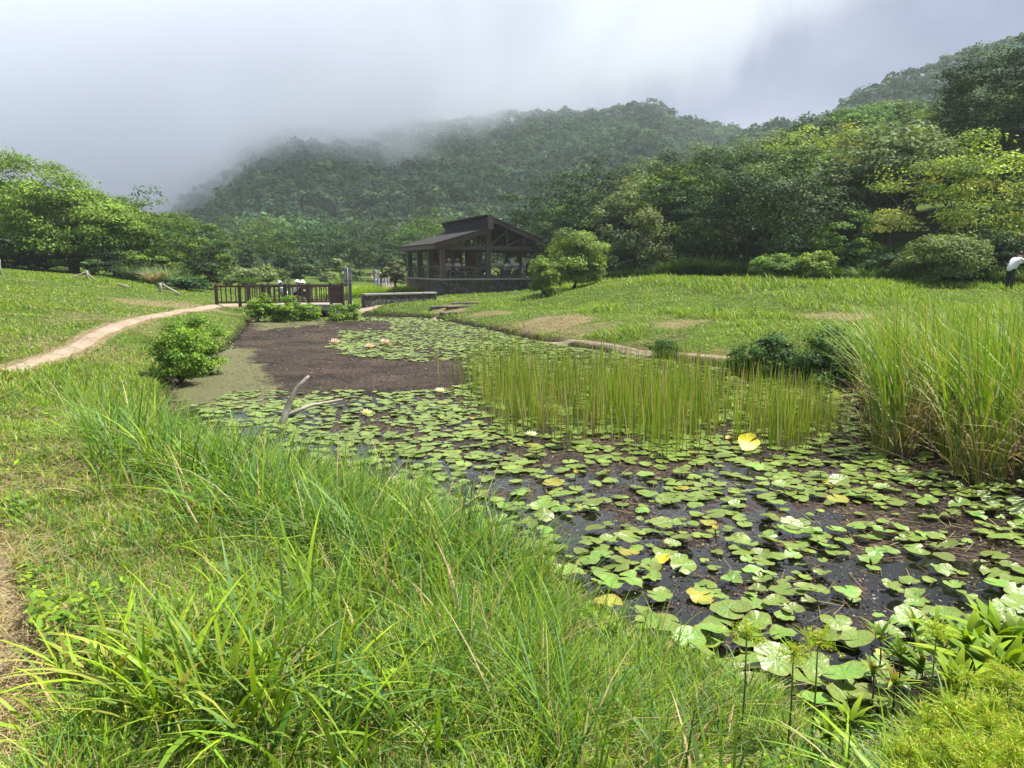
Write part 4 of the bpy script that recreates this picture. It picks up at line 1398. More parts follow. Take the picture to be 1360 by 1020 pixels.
# shrubs on the lawn, close up ------------------------------------------------
def shrub(px, base_py, z, w_px, top_py, cols, leaf, dens, label, seed, low=-.35, mat='bush', flat=.75, ncl=60, Y=None, asp=.5, name='shrub', dark_under=False):
    if Y is None: x, Y = gz(px, base_py, z)
    else: x, _ = gy(px, base_py, Y)
    zb = hp(x, Y); _, zt = gy(px, top_py, Y)
    Ht = max(zt - zb, .4); W = w_px / F * Y
    rx, rz_ = W / 2 * .85, Ht * .5
    cr = .42 * (rx * rx * rz_) ** (1 / 3)
    nl = min(4.5 * dens * (rx * rx * 2 + 2 * rx * rz_) / (leaf * leaf), 30000)
    t = make_tree(name, (rx, rx * .9, rz_), Ht - rz_ * .98, ncl, cr, nl / ncl, leaf, cols, seed, max(.02, Ht * .02), Ht * .15, label, 'shrub', None, mat=mat, nl=12, low=min(low, -.8), flat=flat, asp=asp, multi=3, up=.5)
    t.location = (x, Y, zb - .02)
    return t


SH = [(.17, .24, .045), (.22, .29, .05), (.13, .2, .04)]
shrub(765, 378, 1.5, 88, 314, SH, .13, 9, 'round pale green azalea bush on the lawn right of the pavilion', 301, Y=39, low=-.7)
shrub(722, 390, 1.2, 42, 342, SH, .12, 9, 'small upright pale green bush just left of the round one', 302, Y=36.5, low=-.8)
shrub(1028, 380, 1.3, 60, 340, [(.11, .2, .035), (.15, .25, .04)], .12, 9, 'squat green bush, darker of the two at the wood edge', 303, Y=34.5, low=-.8)
shrub(1080, 380, 1.3, 50, 333, SH, .12, 9, 'pale tufted green bush, the lighter of the two at the wood edge', 304, Y=34, low=-.5)
shrub(1250, 382, 1.3, 130, 318, [(.15, .2, .05), (.11, .17, .04)], .13, 6, 'wide olive bush in front of the large yellow green tree', 305, Y=32.5, low=-.2)
AZ = [(.16, .27, .03), (.2, .31, .035), (.11, .21, .028)]
shrub(240, 492, .15, 82, 434, AZ, .06, 5.5, 'bright green azalea bush leaning over the left shore, nearer half', 306, low=-.55, Y=14.0, ncl=70)
shrub(266, 478, .15, 66, 421, AZ, .06, 5.5, 'bright green azalea bush leaning over the left shore, farther half', 307, low=-.55, Y=15.4, ncl=70)
for i, (px, w, top, Y, lab) in enumerate([(343, 36, 391, 30.5, 'rounded bright green bush in front of the left part of the fence'), (383, 44, 398, 31, 'low bright green bush below the middle of the fence'), (410, 28, 400, 31.3, 'small bright green bush left of the dark culvert opening'),
                                          (450, 36, 404, 31.5, 'flat bright green bush right of the dark culvert opening'), (470, 26, 402, 31.8, 'low green bush below the end of the stone wall'), (365, 24, 399, 31, 'small green bush beside the rounded bright one')]):
    shrub(px, 412, .4, w, top, AZ, .1, 6, lab, 320 + i, Y=Y, low=-.6, ncl=36)
DK = [(.05, .11, .025), (.08, .16, .03), (.035, .08, .02)]
for i, (px, w, top, Y, lab) in enumerate([(1028, 70, 444, 15.2, 'dark green leafy bush on the right bank, smaller of the pair'), (1100, 110, 440, 14.2, 'dark green leafy bush on the right bank, larger of the pair'), (1160, 90, 445, 13.6, 'dark bush half hidden by the tall reed bed'),
                                          (985, 50, 462, 15.6, 'low dark bush overhanging the right shore'), (880, 46, 455, 18.3, 'small dark bush overhanging the far right shore')]):
    shrub(px, 490, .3, w, top, DK, .07, 6, lab, 330 + i, Y=Y, low=-.7, ncl=60)

# silver grass tussocks by the left wood
def tussock(px, Y, hh, n, cols, label, w=.03, name='silver_grass', spread=.3):
    x, _ = gy(px, 380, Y)
    t = hp(x, Y)
    a = rng.uniform(0, 6.28, n); rr = rng.random(n) * spread
    c = palette(cols[0], cols[1], n)
    V, Q, T_, C = blades(rr * np.sin(a), rr * np.cos(a), rr * 0, rng.uniform(.6, 1.1, n) * hh, w * rng.uniform(.6, 1.2, n), a, rng.uniform(.1, .5, n), rng.uniform(.2, 1.0, n), c, 5)
    o = link(name, npmesh(name, V, [Q, T_], M['grass'], col=C)); o.location = (x, Y, t - .05)
    return tag(o, label, 'grass tussock')


PAL['silver'] = (.2, .27, .16)
tussock(176, 43, 1.4, 260, (['silver', 'blue'], [1, .7]), 'silvery grass tussock farthest left beside the wood')
tussock(200, 42.5, 1.3, 200, (['silver', 'blue'], [1, .5]), 'silvery grass tussock left of the pinkish plumes')
tussock(225, 42, 1.5, 300, (['silver', 'green'], [1, .4]), 'tallest silvery grass tussock right of the pinkish plumes')
tussock(248, 41.5, 1.2, 260, (['silver', 'green'], [1, .6]), 'silvery grass tussock nearest the fence')
PAL['plume'] = (.4, .3, .25)
tussock(207, 41.5, 1.2, 140, (['plume', 'straw'], [1, .4]), 'dried pinkish brown grass plumes between silvery tussocks', .05, 'grass_plume', .2)
for i, (px, Y, hh, lab) in enumerate([(905, 40.5, 1.7, 'dark strappy grass tussock at the left foot of the wood'), (945, 39.5, 1.6, 'arching grass tussock under the huge dark tree'), (1150, 35.5, 1.2, 'arching grass tussock right of the two small bushes'),
                                      (330, 50, 1.3, 'pale reedy tussock behind the left end of the fence'), (455, 60, 1.6, 'reedy tussock left of the signpost')]):
    tussock(px, Y, hh, 260, (['deep', 'green', 'silver'], [1, .6, .3]), lab, .04, 'grass_tussock')
# grass mounds beside the far path
for px, Y, hh, lab in [(470, 48, .9, 'mound of long bright grass right of the signpost'), (485, 52, .9, 'mound of long bright grass along the far path'), (535, 54, .8, 'bright long grass between far path and pavilion'), (455, 45, .7, 'bright long grass just behind the signpost')]:
    tussock(px, Y, hh, 900, (['green', 'lime', 'yellow'], [1, .8, .2]), lab, .04, 'grass_mound', 1.3)

# mountain forest: one far-off mass -----------------------------------------
def forest():
    rng_ = np.random.default_rng(77)
    tpl = []
    for k in range(8):
        n = 44
        d = rng_.normal(size=(n, 3)); d /= np.linalg.norm(d, axis=1, keepdims=True); d[:, 2] = np.abs(d[:, 2]) * 1.0 - .15
        lump = 1 + .22 * np.sin(d[:, 0] * 4 + k) * np.cos(d[:, 1] * 5 + k)
        P = d * lump[:, None] * np.array([1, 1, .8]) * rng_.uniform(.72, 1.02, (n, 1))
        tpl.append((P, d))
    n = 130000
    u = rng_.uniform(-.95, .95, n)
    y = np.sqrt(rng_.random(n)) * (500 - 118) + 118
    x = u * y
    hh = H0(x, y)
    ok = (hh > 1.0) | (y < 150)
    ok &= ~((y < 135) & (H0(x, y) > 8))
    x, y = x[ok], y[ok]
    # keep the camera-facing side only by thinning on spacing
    cell = {}
    keep = []
    for i in range(len(x)):
        sp = 2.45 + y[i] * .0025
        key = (int(x[i] / sp), int(y[i] / sp))
        if key in cell: continue
        cell[key] = 1; keep.append(i)
    x, y = x[keep], y[keep]; n = len(x)
    z = h(x, y)
    Rr = np.clip(np.exp(rng_.normal(.58, .28, n)), 1.1, 3.6) * (1 + .0006 * y)
    print('forest crowns', n)
    Ps, Ns, Ss, Cs = [], [], [], []
    tone = fbm(x, y, 30, 5)
    for k in range(8):
        m = np.arange(n) % 8 == k
        P, d = tpl[k]
        a = rng_.uniform(0, 6.28, m.sum())
        ca, sa = np.cos(a), np.sin(a)
        X = P[None, :, 0] * ca[:, None] - P[None, :, 1] * sa[:, None]; Y = P[None, :, 0] * sa[:, None] + P[None, :, 1] * ca[:, None]
        Z = np.repeat(P[None, :, 2], m.sum(), 0)
        r_ = Rr[m][:, None]
        W = np.stack([X * r_ + x[m][:, None], Y * r_ + y[m][:, None], Z * r_ * 1.05 + z[m][:, None] + r_ * .9 + 1.0], -1)
        dn = np.stack([X, Y, Z], -1) + np.array([0, 0, .5])
        sz = np.repeat(r_ * .5, P.shape[0], 1) * (.7 + .3 * sstep(140, 260, y[m])[:, None]) * rng_.uniform(.6, 1.3, (m.sum(), P.shape[0]))
        base = 1.4 * np.array([[.045, .085, .045], [.06, .11, .048], [.04, .08, .048], [.085, .13, .055]])[rng_.choice(4, m.sum(), p=[.4, .3, .2, .1])]
        base = base * (.45 + 1.2 * tone[m])[:, None] * rng_.uniform(.75, 1.3, (m.sum(), 1))
        c = base[:, None, :] * rng_.uniform(.65, 1.35, (m.sum(), P.shape[0], 1))
        Ps.append(W.reshape(-1, 3)); Ns.append(dn.reshape(-1, 3)); Ss.append(sz.ravel()); Cs.append(c.reshape(-1, 3))
    return leafquads(np.concatenate(Ps), np.concatenate(Ns) + rng_.normal(0, .3, (sum(map(len, Ns)), 3)), np.concatenate(Ss), .8, np.concatenate(Cs), .1)


addveg('forest', forest(), M['leafhill'], 'dense dark green forest covering the misty mountain slopes', 'forest')

# sedges and leafy plants in the lower right corner -----------------------
STEM = simple_mat('green_stem', (.07, .12, .03), (.12, .18, .05), 20, .5, .1)
REDST = simple_mat('reddish_stem', (.08, .03, .03), (.14, .06, .05), 20, .5, .1)


def sedge_mesh(seed, n=46, L=.1):
    c = palette(['lime', 'green'], [1, .5], n)
    az = rng.uniform(0, 6.28, n); el = rng.uniform(-.1, 1.45, n); ln = rng.uniform(.55, 1.15, n) * L
    d = np.stack([np.cos(az) * np.cos(el), np.sin(az) * np.cos(el), np.sin(el)], 1)
    parts = []
    s_ = np.cross(d, rng.normal(size=(n, 3))); s_ /= np.linalg.norm(s_, axis=1, keepdims=True)
    tip = d * ln[:, None] + np.array([0, 0, -1]) * (ln * ln * 2.2)[:, None]; midp = d * ln[:, None] * .5
    w = .0011
    V = np.stack([-s_ * w, s_ * w, midp + s_ * w, midp - s_ * w, tip + s_ * w * .6, tip - s_ * w * .6], 1).reshape(-1, 3)
    b_ = np.arange(n)[:, None] * 6
    Q = np.concatenate([b_ + np.array([[0, 1, 2, 3]]), b_ + np.array([[3, 2, 4, 5]])])
    parts.append((V, Q, None, np.repeat(c, 6, axis=0)))
    k = 9
    P = np.repeat(tip, k, 0) - np.repeat(d, k, 0) * rng.uniform(0, .03, (n * k, 1)) + rng.normal(0, .006, (n * k, 3))
    c2 = palette(['spike', 'yellow', 'lime'], [.8, 1.2, 1.6], n * k) * 1.35
    parts.append(leafquads(P, rng.normal(size=(n * k, 3)), rng.uniform(.012, .026, n * k), .16, c2))
    m = 8
    a = rng.uniform(0, 6.28, m)
    bl = blades(np.zeros(m), np.zeros(m), np.zeros(m), rng.uniform(.8, 1.5, m) * L, np.full(m, .005), a, rng.uniform(.5, 1.3, m), rng.uniform(.1, .5, m), palette(['green', 'lime'], [1, 1], m), 3)
    parts.append(bl)
    return merge(parts)


PAL['spike'] = (.5, .42, .09)
sv = []
for k in range(7):
    V, Q, T_, C = sedge_mesh(k, L=[.075, .09, .065][k % 3])
    sv.append(npmesh('umbel', V, [Q, T_], M['grass'], col=C))
sed = [(985, 838), (1078, 848), (1046, 862), (1232, 838)]
for i, (px, py) in enumerate(sed):
    x, y = gz(px, py + 120, .3 if py + 120 > 900 else .1)
    zb = max(hp(x, y), -.3)
    _, zt = gy(px, py, y)
    t = root('umbrella_sedge', (x, y, zb), 0, ['umbrella sedge head standing alone over the pads, farthest left', 'umbrella sedge with narrow head, tallest of the middle pair', 'umbrella sedge with low head, shorter of the middle pair', 'umbrella sedge among the lance leaved plants'][i], 'sedge')
    H_ = zt - zb
    m = MB(); m.tube([(0, 0, -.1), (.01, .01, H_ * .5), (0, 0, H_)], [.005, .004, .003], 6); m.build('stem', STEM, t)
    o = link('umbel', sv[i % 7], t); o.location = (0, 0, H_ - .03); o.scale = (1.2, 1.2, 1.2)
heads = []
gg = random.Random(8)
for i in range(120):
    px = gg.uniform(1190, 1400); py = gg.uniform(885, 1040)
    if py < 1000 - (px - 1190) * 1.0 + gg.uniform(-20, 20): continue
    heads.append((px, py))
for i, (px, py) in enumerate(heads):
    z_ = gg.uniform(.36, .7)
    x, y = gz(px, py, z_)
    zb = hp(x, y)
    t = root('umbrella_sedge', (x, y, zb), gg.uniform(0, 6), 'yellowish umbrella sedge with feathery head in the dense clump at the corner', 'sedge', 'umbrella sedges massed in the lower right corner')
    H_ = max(z_ - zb, .15)
    m = MB(); m.tube([(0, 0, -.05), (.01, .01, H_ * .5), (0, 0, H_)], [.004, .003, .002], 5); m.build('stem', STEM, t)
    o = link('umbel', sv[i % 7], t); o.location = (0, 0, H_ - .02); s = gg.uniform(.8, 1.15); o.scale = (s, s, s)


def lance_mesh(n, L, colk, el0=.2, el1=1.2, wf=.2):
    a = rng.uniform(0, 6.28, n); 
    c = palette(colk[0], colk[1], n)
    k = rng.random(n)
    V, Q, T_, C = blades(np.zeros(n), np.zeros(n), -L * .6 * k, L * rng.uniform(.7, 1.15, n), np.full(n, L * wf), a, rng.uniform(el0, el1, n), rng.uniform(.1, .6, n), c, 4, twist=.2)
    return V, Q, T_, C


for i, (px, py, hh, kd) in enumerate([(1170, 845, .1, 0), (1215, 830, .1, 0), (1245, 835, .12, 0), (1195, 870, .1, 0), (1160, 890, .1, 0), (1225, 880, .14, 0), (1187, 905, .1, 0), (1250, 870, .1, 0),
                                      (1290, 850, .2, 1), (1325, 840, .2, 1), (1350, 850, .2, 1), (1300, 880, .18, 1), (1340, 885, .2, 1), (1270, 905, .16, 1), (1130, 955, .1, 1), (1100, 975, .09, 1)]):
    x, y = gz(px, py, .35 if kd else .25)
    zb = hp(x, y); zb = max(zb, -.3)
    zt = .35 if kd else .27
    H_ = max(zt - zb, .12)
    t = root('waterside_plant', (x, y, zb), 0, None, 'plant')
    if kd: tag(t, 'leafy plant with bright broad lance leaves on the lower right bank', None, 'bright lance leaved plants on the lower right bank')
    else: tag(t, 'upright plant with narrow olive lance leaves on a thin reddish stem', None, 'narrow leaved reddish stemmed plants in the shallows')
    m = MB(); m.tube([(0, 0, -.1), (.01, 0, H_ * .5), (0, 0, H_)], [.006, .005, .003], 6); m.build('stem', STEM if kd else REDST, t)
    V, Q, T_, C = lance_mesh(22 if kd else 16, hh, ((['lime', 'green'], [1, .5]) if kd else (['green', 'yellow', 'brown'], [1, .5, .2])), wf=.26 if kd else .2)
    o = link('leaves', npmesh('leaves', V, [Q, T_], M['bush'], col=C), t); o.location = (0, 0, H_)
# ------------------------------------------------------------------ pavilion
def pavilion():
    ZB = .30
    t = root('pavilion', (PAVC[0], PAVC[1], ZB), PAVR, 'dark timber pavilion with clerestory roof on a stone base above the pond', 'pavilion')
    fl = 1.5 - ZB; W = 8.3; Dp = 8.6
    XR, ZR = 3.35, 5.76 - ZB      # ridge
    zl = 3.62 - ZB; zr = 3.75 - ZB
    m = MB(); m.box((W / 2 + .1, Dp / 2, fl / 2 - .25), (W + .7, Dp + .5, fl + .32)); m.build('base', M['stone'], t)
    m = MB()
    m.box((-.27, 3.0, fl * .5 - .1), (.06, 1.1, fl + .0)); m.box((-.27, 6.4, fl * .5 - .1), (.06, 1.6, fl + .0)); m.box((.5, -.17, fl * .5 - .1), (.9, .06, fl)); m.build('timber_panel', M['redwood'], t)
    m = MB(); m.box((3.6, -.18, fl - .3), (.9, .06, .5)); m.build('brick_panel', M['brick'], t)
    m = MB(); m.box((-.28, 8.2, fl * .5 - .1), (.06, .8, fl)); m.build('brick_panel', M['brick'], t)
    m = MB(); m.box((W / 2 + .1, Dp / 2, fl - .02), (W + .9, Dp + .7, .12)); m.build('floor_slab', M['concrete'], t, .01)
    posts = [(0, 0), (XR, 0), (W, 0), (0, 2.9), (0, 5.8), (0, Dp), (XR, Dp), (W, Dp), (W, 2.9), (W, 5.8), (XR, 4.3)]
    for (x, y) in posts:
        top = (zl + .27 * x) if x < XR else (ZR - .05 - .37 * (x - XR))
        if x < XR: top = zl + .24
        m = MB(); m.box((x, y, (fl + .04 + top) / 2), (.34, .34, top - fl - .04)); m.box((x, y, fl + .15), (.42, .42, .22)); m.build('post', M['wood'], t, .015)
    # tie beams and wall plates
    for y in (0, 4.3, Dp):
        m = MB(); m.beam((-.5, y, zl + .02), (W + .4, y, zl + .02), .26, .28); m.build('tie_beam', M['wood'], t, .01)
    for x in (0, W):
        m = MB(); m.beam((x, -.5, zl + .25), (x, Dp + .5, zl + .25), .2, .24); m.build('wall_plate', M['wood'], t, .01)
    m = MB(); m.beam((XR, -.5, ZR - .25), (XR, Dp + .5, ZR - .25), .2, .28); m.build('ridge_beam', M['wood'], t, .01)

    def zroofL(x): return zl + .40 + .285 * x
    def zroofR(x): return ZR - .40 * (x - XR)
    for y in (0, 4.3, Dp):
        for x in (1.2, 2.3, 4.8, 6.1):
            zt = (zroofL(x) if x < XR else zroofR(x)) - .22
            m = MB(); m.box((x, y, (zl + .16 + zt) / 2), (.13, .13, zt - zl - .16)); m.build('truss_strut', M['wood'], t)
        for (x0, x1) in ((XR - .15, 2.3), (2.3, 1.2), (XR + .15, 4.8), (4.8, 6.1)):
            zt = (zroofL(min(x1, x0) if x1 < XR else x1) if x1 < XR else zroofR(x1)) - .3
            m = MB(); m.beam((x0, y, zl + .2), (x1, y, zt), .1, .12); m.build('truss_brace', M['wood'], t)
    # gable rafters (fascia) front and back
    oh = .75
    for y in (-.75, Dp + .75):
        m = MB(); m.beam((-oh, y, zroofL(-oh) - .13), (XR - .05, y, zroofL(XR) - .13), .1, .34, up=(0, 0, 1)); m.build('fascia', M['redwood'], t)
        m = MB(); m.beam((XR - .3, y, zroofR(XR - .3) - .15), (W + oh, y, zroofR(W + oh) - .15), .1, .36); m.build('fascia', M['wood'], t)
    m = MB(); m.box((-oh - .06, Dp / 2, zroofL(-oh) - .13), (.1, Dp + 1.6, .3)); m.build('eave_board', M['wood'], t)
    m = MB(); m.box((W + oh + .06, Dp / 2, zroofR(W + oh) - .13), (.1, Dp + 1.6, .3)); m.build('eave_board', M['wood'], t)

    def slab(x0, x1, zf, th=.1):
        y0, y1 = -.85, Dp + .85
        vs = [(x0, y0, zf(x0)), (x1, y0, zf(x1)), (x1, y1, zf(x1)), (x0, y1, zf(x0))]
        vs += [(a, b, c - th) for a, b, c in vs]
        return vs, [(0, 1, 2, 3), (7, 6, 5, 4), (0, 4, 5, 1), (1, 5, 6, 2), (2, 6, 7, 3), (3, 7, 4, 0)]
    m = MB(); m.add(*slab(-oh - .15, XR - .05, lambda x: zroofL(x) + .12)); m.build('roof', M['shingle'], t)
    m = MB(); m.add(*slab(XR - .45, W + oh + .15, lambda x: zroofR(x) + .12 if x > XR else zroofR(XR) + .12)); m.build('roof', M['shingle'], t)
    # clerestory wall between the two roof planes
    zb_, zt_ = zroofL(XR) + .1, zroofR(XR) + .0
    m = MB(); m.box((XR - .12, Dp / 2, (zb_ + zt_) / 2), (.12, Dp + 1.5, zt_ - zb_)); m.build('clerestory_wall', M['shingle'], t)
    m = MB(); m.box((XR - .12, -.86, (zb_ + zt_) / 2 - .05), (.36, .12, zt_ - zb_ + .3)); m.build('clerestory_end_board', M['wood'], t)
    # railings with crossed struts
    def rail(p0, p1):
        p0, p1 = Vector(p0), Vector(p1); L = (p1 - p0).length; d = (p1 - p0).normalized()
        z0 = fl + .05
        m = MB()
        m.beam(p0 + Vector((0, 0, z0 + .78)), p1 + Vector((0, 0, z0 + .78)), .1, .07)
        m.beam(p0 + Vector((0, 0, z0 + .14)), p1 + Vector((0, 0, z0 + .14)), .08, .07)
        n = max(1, int(L / .75))
        for i in range(n):
            a = p0 + d * (L * i / n); b = p0 + d * (L * (i + 1) / n)
            m.beam(a + Vector((0, 0, z0 + .16)), b + Vector((0, 0, z0 + .76)), .05, .05)
            m.beam(b + Vector((0, 0, z0 + .16)) + Vector((0, .002, 0)), a + Vector((0, 0, z0 + .76)), .045, .05)
            m.beam(b + Vector((0, 0, z0)), b + Vector((0, 0, z0 + .78)), .06, .06)
        m.build('railing', M['wood'], t)
    rail((.18, 0, 0), (XR - .18, 0, 0)); rail((XR + .18, 0, 0), (W - .18, 0, 0))
    rail((0, .18, 0), (0, 2.7, 0)); rail((0, 3.1, 0), (0, 5.6, 0)); rail((0, 6.0, 0), (0, Dp - .2, 0)); rail((.18, Dp, 0), (XR - .18, Dp, 0))
    # interior walls
    for x0, x1 in ((1.2, 2.9), (3.05, 3.8), (4.15, 4.95)):
        m = MB(); m.box(((x0 + x1) / 2, 6.9, fl + 1.1), (x1 - x0, .16, 2.15)); m.build('brick_wall', M['brick'], t)
    m = MB(); m.box((5.25, 6.9, fl + 1.1), (.45, .14, 2.15)); m.box((.35, 6.9, fl + .9), (.5, .14, 1.8)); m.build('plaster_panel', M['concrete'], t)
    m = MB(); m.tube([(XR + 1.4, 3.2, zl - .1), (XR + 1.4, 3.2, zl - .5)], .012, 6); m.ball((XR + 1.4, 3.2, zl - .62), (.13, .13, .15)); m.build('pendant_lamp', M['pink'], t)
    return t


pav = pavilion()
PM = Matrix.Translation((PAVC[0], PAVC[1], 0)) @ Matrix.Rotation(PAVR, 4, 'Z')
for i, (lx, ly, lab) in enumerate([(1.3, 1.3, 'timber picnic table behind the left front railing of the pavilion'), (2.4, 3.0, 'timber picnic table deeper inside the pavilion'), (5.6, 1.5, 'timber picnic table in the right bay of the pavilion')]):
    p = PM @ Vector((lx, ly, 1.55))
    t = root('picnic_table', p, PAVR, lab, 'table')
    m = MB(); m.box((0, 0, .74), (1.7, .75, .06)); m.build('table_top', M['greywood'], t, .008)
    for sx in (-.6, .6):
        m = MB(); m.box((sx, 0, .355), (.1, .5, .71)); m.build('leg', M['wood'], t)
    for sy in (-.68, .68):
        m = MB(); m.box((0, sy, .43), (1.7, .28, .05)); m.box((-.6, sy, .2), (.08, .22, .4)); m.box((.6, sy, .2), (.08, .22, .4)); m.build('bench', M['greywood'], t)

# ------------------------------------------------------------------ people
def skin(name, verts, edges, radii, mat, parent, root_i=0, sub=2):
    me = D.meshes.new(name); me.from_pydata([tuple(v) for v in verts], edges, []); me.update()
    o = D.objects.new(name, me); COL.objects.link(o)
    s = o.modifiers.new('skin', 'SKIN'); s.use_smooth_shade = True
    sv_ = me.skin_vertices[0].data
    for i, r in enumerate(radii):
        sv_[i].radius = (r, r) if not hasattr(r, '__len__') else r
        sv_[i].use_root = (i == root_i)
    if sub: o.modifiers.new('sub', 'SUBSURF').levels = sub
    dg = bpy.context.evaluated_depsgraph_get()
    nm = D.meshes.new_from_object(o.evaluated_get(dg), depsgraph=dg)
    D.objects.remove(o)
    nm.name = name; nm.materials.clear(); nm.materials.append(mat)
    return link(name, nm, parent)


def person(loc, rz, label, shirt, pants, pose='stand', hat=None, torso=5, hs=1.0, arms=(25, 25), elbow=(20, 20), group=None, bag=None, long_hair=False, head_dn=0, sleeves=None):
    """faces local +Y.  torso: forward lean in degrees."""
    t = root('person', loc, rz, label, 'person', group)
    s = hs

    def pol(p, L, ang, side=0):   # ang from straight down, + forward
        return Vector((p[0] + side * L, p[1] + math.sin(R(ang)) * L, p[2] - math.cos(R(ang)) * L))
    hz = {'stand': .9, 'walk': .89, 'sit': .5, 'low': .2}[pose] * s
    pel = Vector((0, 0, hz))
    la = R(torso)
    spine = lambda d, x=0: Vector((x, math.sin(la) * d * s, hz + math.cos(la) * d * s))
    waist, chest, neck = spine(.16), spine(.40), spine(.53)
    hl = R(torso * .75 + head_dn)
    hd = neck + Vector((0, math.sin(hl) * .1 * s, math.cos(hl) * .1 * s)); ht_ = neck + Vector((0, math.sin(hl) * .24 * s, math.cos(hl) * .24 * s))
    V = [pel, waist, chest, neck, hd, ht_]; E = [(0, 1), (1, 2), (2, 3), (3, 4), (4, 5)]
    Rd = [.13, .11, .135, .05, .085, .07]
    joints = {}
    for sd_, nm in ((-1, 'l'), (1, 'r')):
        i = 0 if sd_ < 0 else 1
        hip = pel + Vector((sd_ * .09 * s, 0, -.03))
        if pose == 'sit': ta, ka = 84, 4
        elif pose == 'low': ta, ka = 122, -22
        elif pose == 'walk': ta, ka = ((22, 5) if sd_ < 0 else (-12, -32))
        else: ta, ka = 3, -2
        knee = pol(hip, .42 * s, ta, sd_ * .03); ank = pol(knee, .42 * s, ka)
        toe = ank + Vector((sd_ * .02, .15 * s, -.04))
        b = len(V); V += [hip, knee, ank, toe]; Rd += [.085, .058, .04, .035]
        E += [(0, b), (b, b + 1), (b + 1, b + 2), (b + 2, b + 3)]
        sh = spine(.47, sd_ * .18 * s); 
        aa = arms[i] + torso * .2; ea = aa + elbow[i]
        el = pol(sh, .28 * s, aa, sd_ * .12); wr = pol(el, .24 * s, ea)
        fd = (wr - el).normalized(); palm = wr + fd * .07 * s
        b2 = len(V); V += [sh, el, wr, palm]; Rd += [.055, .04, .028, .032]
        E += [(2, b2), (b2, b2 + 1), (b2 + 1, b2 + 2), (b2 + 2, b2 + 3)]
        side = Vector((1, 0, 0)); bend = Vector((0, fd.z, -fd.y)) * -1
        for q in range(4):
            f0 = palm + side * (q - 1.5) * .02 * s; Lf = (.036, .042, .039, .03)[q] * s
            b3 = len(V); V += [f0 + fd * Lf, f0 + fd * Lf * 1.7 + bend * Lf * .5]; Rd += [.009, .008]
            E += [(b2 + 3, b3), (b3, b3 + 1)]
        b3 = len(V); th = wr + fd * .03 * s - side * sd_ * .035 * s
        V += [th, th + fd * .03 * s - side * sd_ * .008]; Rd += [.011, .009]; E += [(b2 + 2, b3), (b3, b3 + 1)]
        joints[nm] = (hip, knee, ank, sh, el, wr)
    skin('body', V, E, [r * s for r in Rd], M['skin'], t)
    # face details: nose and ears joined to the head as hair/features
    fwd = Vector((0, math.cos(hl), -math.sin(hl))); upv = Vector((0, math.sin(hl), math.cos(hl)))
    hc = neck + upv * .17 * s
    m = MB(); m.ball(hc + fwd * .098 * s + upv * -.01 * s, (.014 * s, .02 * s, .02 * s), 6, 5)
    for k in (-1, 1): m.ball(hc + Vector((k * .085 * s, 0, 0)), (.012 * s, .02 * s, .03 * s), 6, 5)
    m.build('face', M['skin'], t)
    m = MB(); m.ball(hc + upv * .035 * s - fwd * .018 * s, (.098 * s, .105 * s, .1 * s), 12, 8)
    if long_hair: m.ball(hc - upv * .06 * s - fwd * .07 * s, (.08 * s, .05 * s, .14 * s), 10, 7)
    m.build('hair', M['hair'], t)
    if hat:
        m = MB()
        c = hc + upv * .08 * s
        n_ = 16
        x_ = Vector((1, 0, 0))
        prof_ = [(.19, -.03), (.115, .0), (.11, .06), (.07, .1), (.0, .11)]
        vs = [c + (x_ * math.cos(2 * math.pi * k / n_) + fwd * math.sin(2 * math.pi * k / n_)) * r_ * s + upv * z_ * s for r_, z_ in prof_ for k in range(n_)]
        fs = [(i * n_ + k, i * n_ + (k + 1) % n_, (i + 1) * n_ + (k + 1) % n_, (i + 1) * n_ + k) for i in range(len(prof_) - 1) for k in range(n_)]
        m.add(vs, fs, True); m.build('hat', M[hat], t)
    # clothes
    j = joints
    V = [spine(-.15), waist, chest, spine(.52), ]; E = [(0, 1), (1, 2), (2, 3)]; Rd = [.175, .165, .165, .085]
    for nm in 'lr':
        b = len(V); sh, el = j[nm][3], j[nm][4]
        V += [sh, sh.lerp(el, .8)]; Rd += [.082, .066]; E += [(2, b), (b, b + 1)]
    skin('shirt', V, E, [r * s for r in Rd], M[shirt], t)
    if sleeves:
        for nm in 'lr':
            sh, el, wr = j[nm][3:6]
            skin('sleeve', [sh, sh.lerp(el, .5), el, el.lerp(wr, .85)], [(0, 1), (1, 2), (2, 3)], [.088 * s, .078 * s, .062 * s, .05 * s], M[sleeves], t)
    V = [spine(.12), pel + Vector((0, 0, -.02))]; E = [(0, 1)]; Rd = [.148, .14]
    for nm in 'lr':
        b = len(V); hip, knee, ank = j[nm][:3]
        V += [hip.lerp(knee, .12), knee, knee.lerp(ank, .9)]; Rd += [.1, .075, .06]; E += [(1, b), (b, b + 1), (b + 1, b + 2)]
    skin('trousers', V, E, [r * s for r in Rd], M[pants], t)
    for nm in 'lr':
        a_ = j[nm][2]
        m = MB(); m.ball(a_ + Vector((0, .06 * s, -.035 * s)), (.05 * s, .14 * s, .05 * s), 10, 6); m.build('shoe', M['black'], t)
    return t


def pav_person(px, Y, rz, z, label, *a, **k):
    x, _ = gy(px, 360, Y)
    return person((x, Y, z), rz, label, *a, **k)


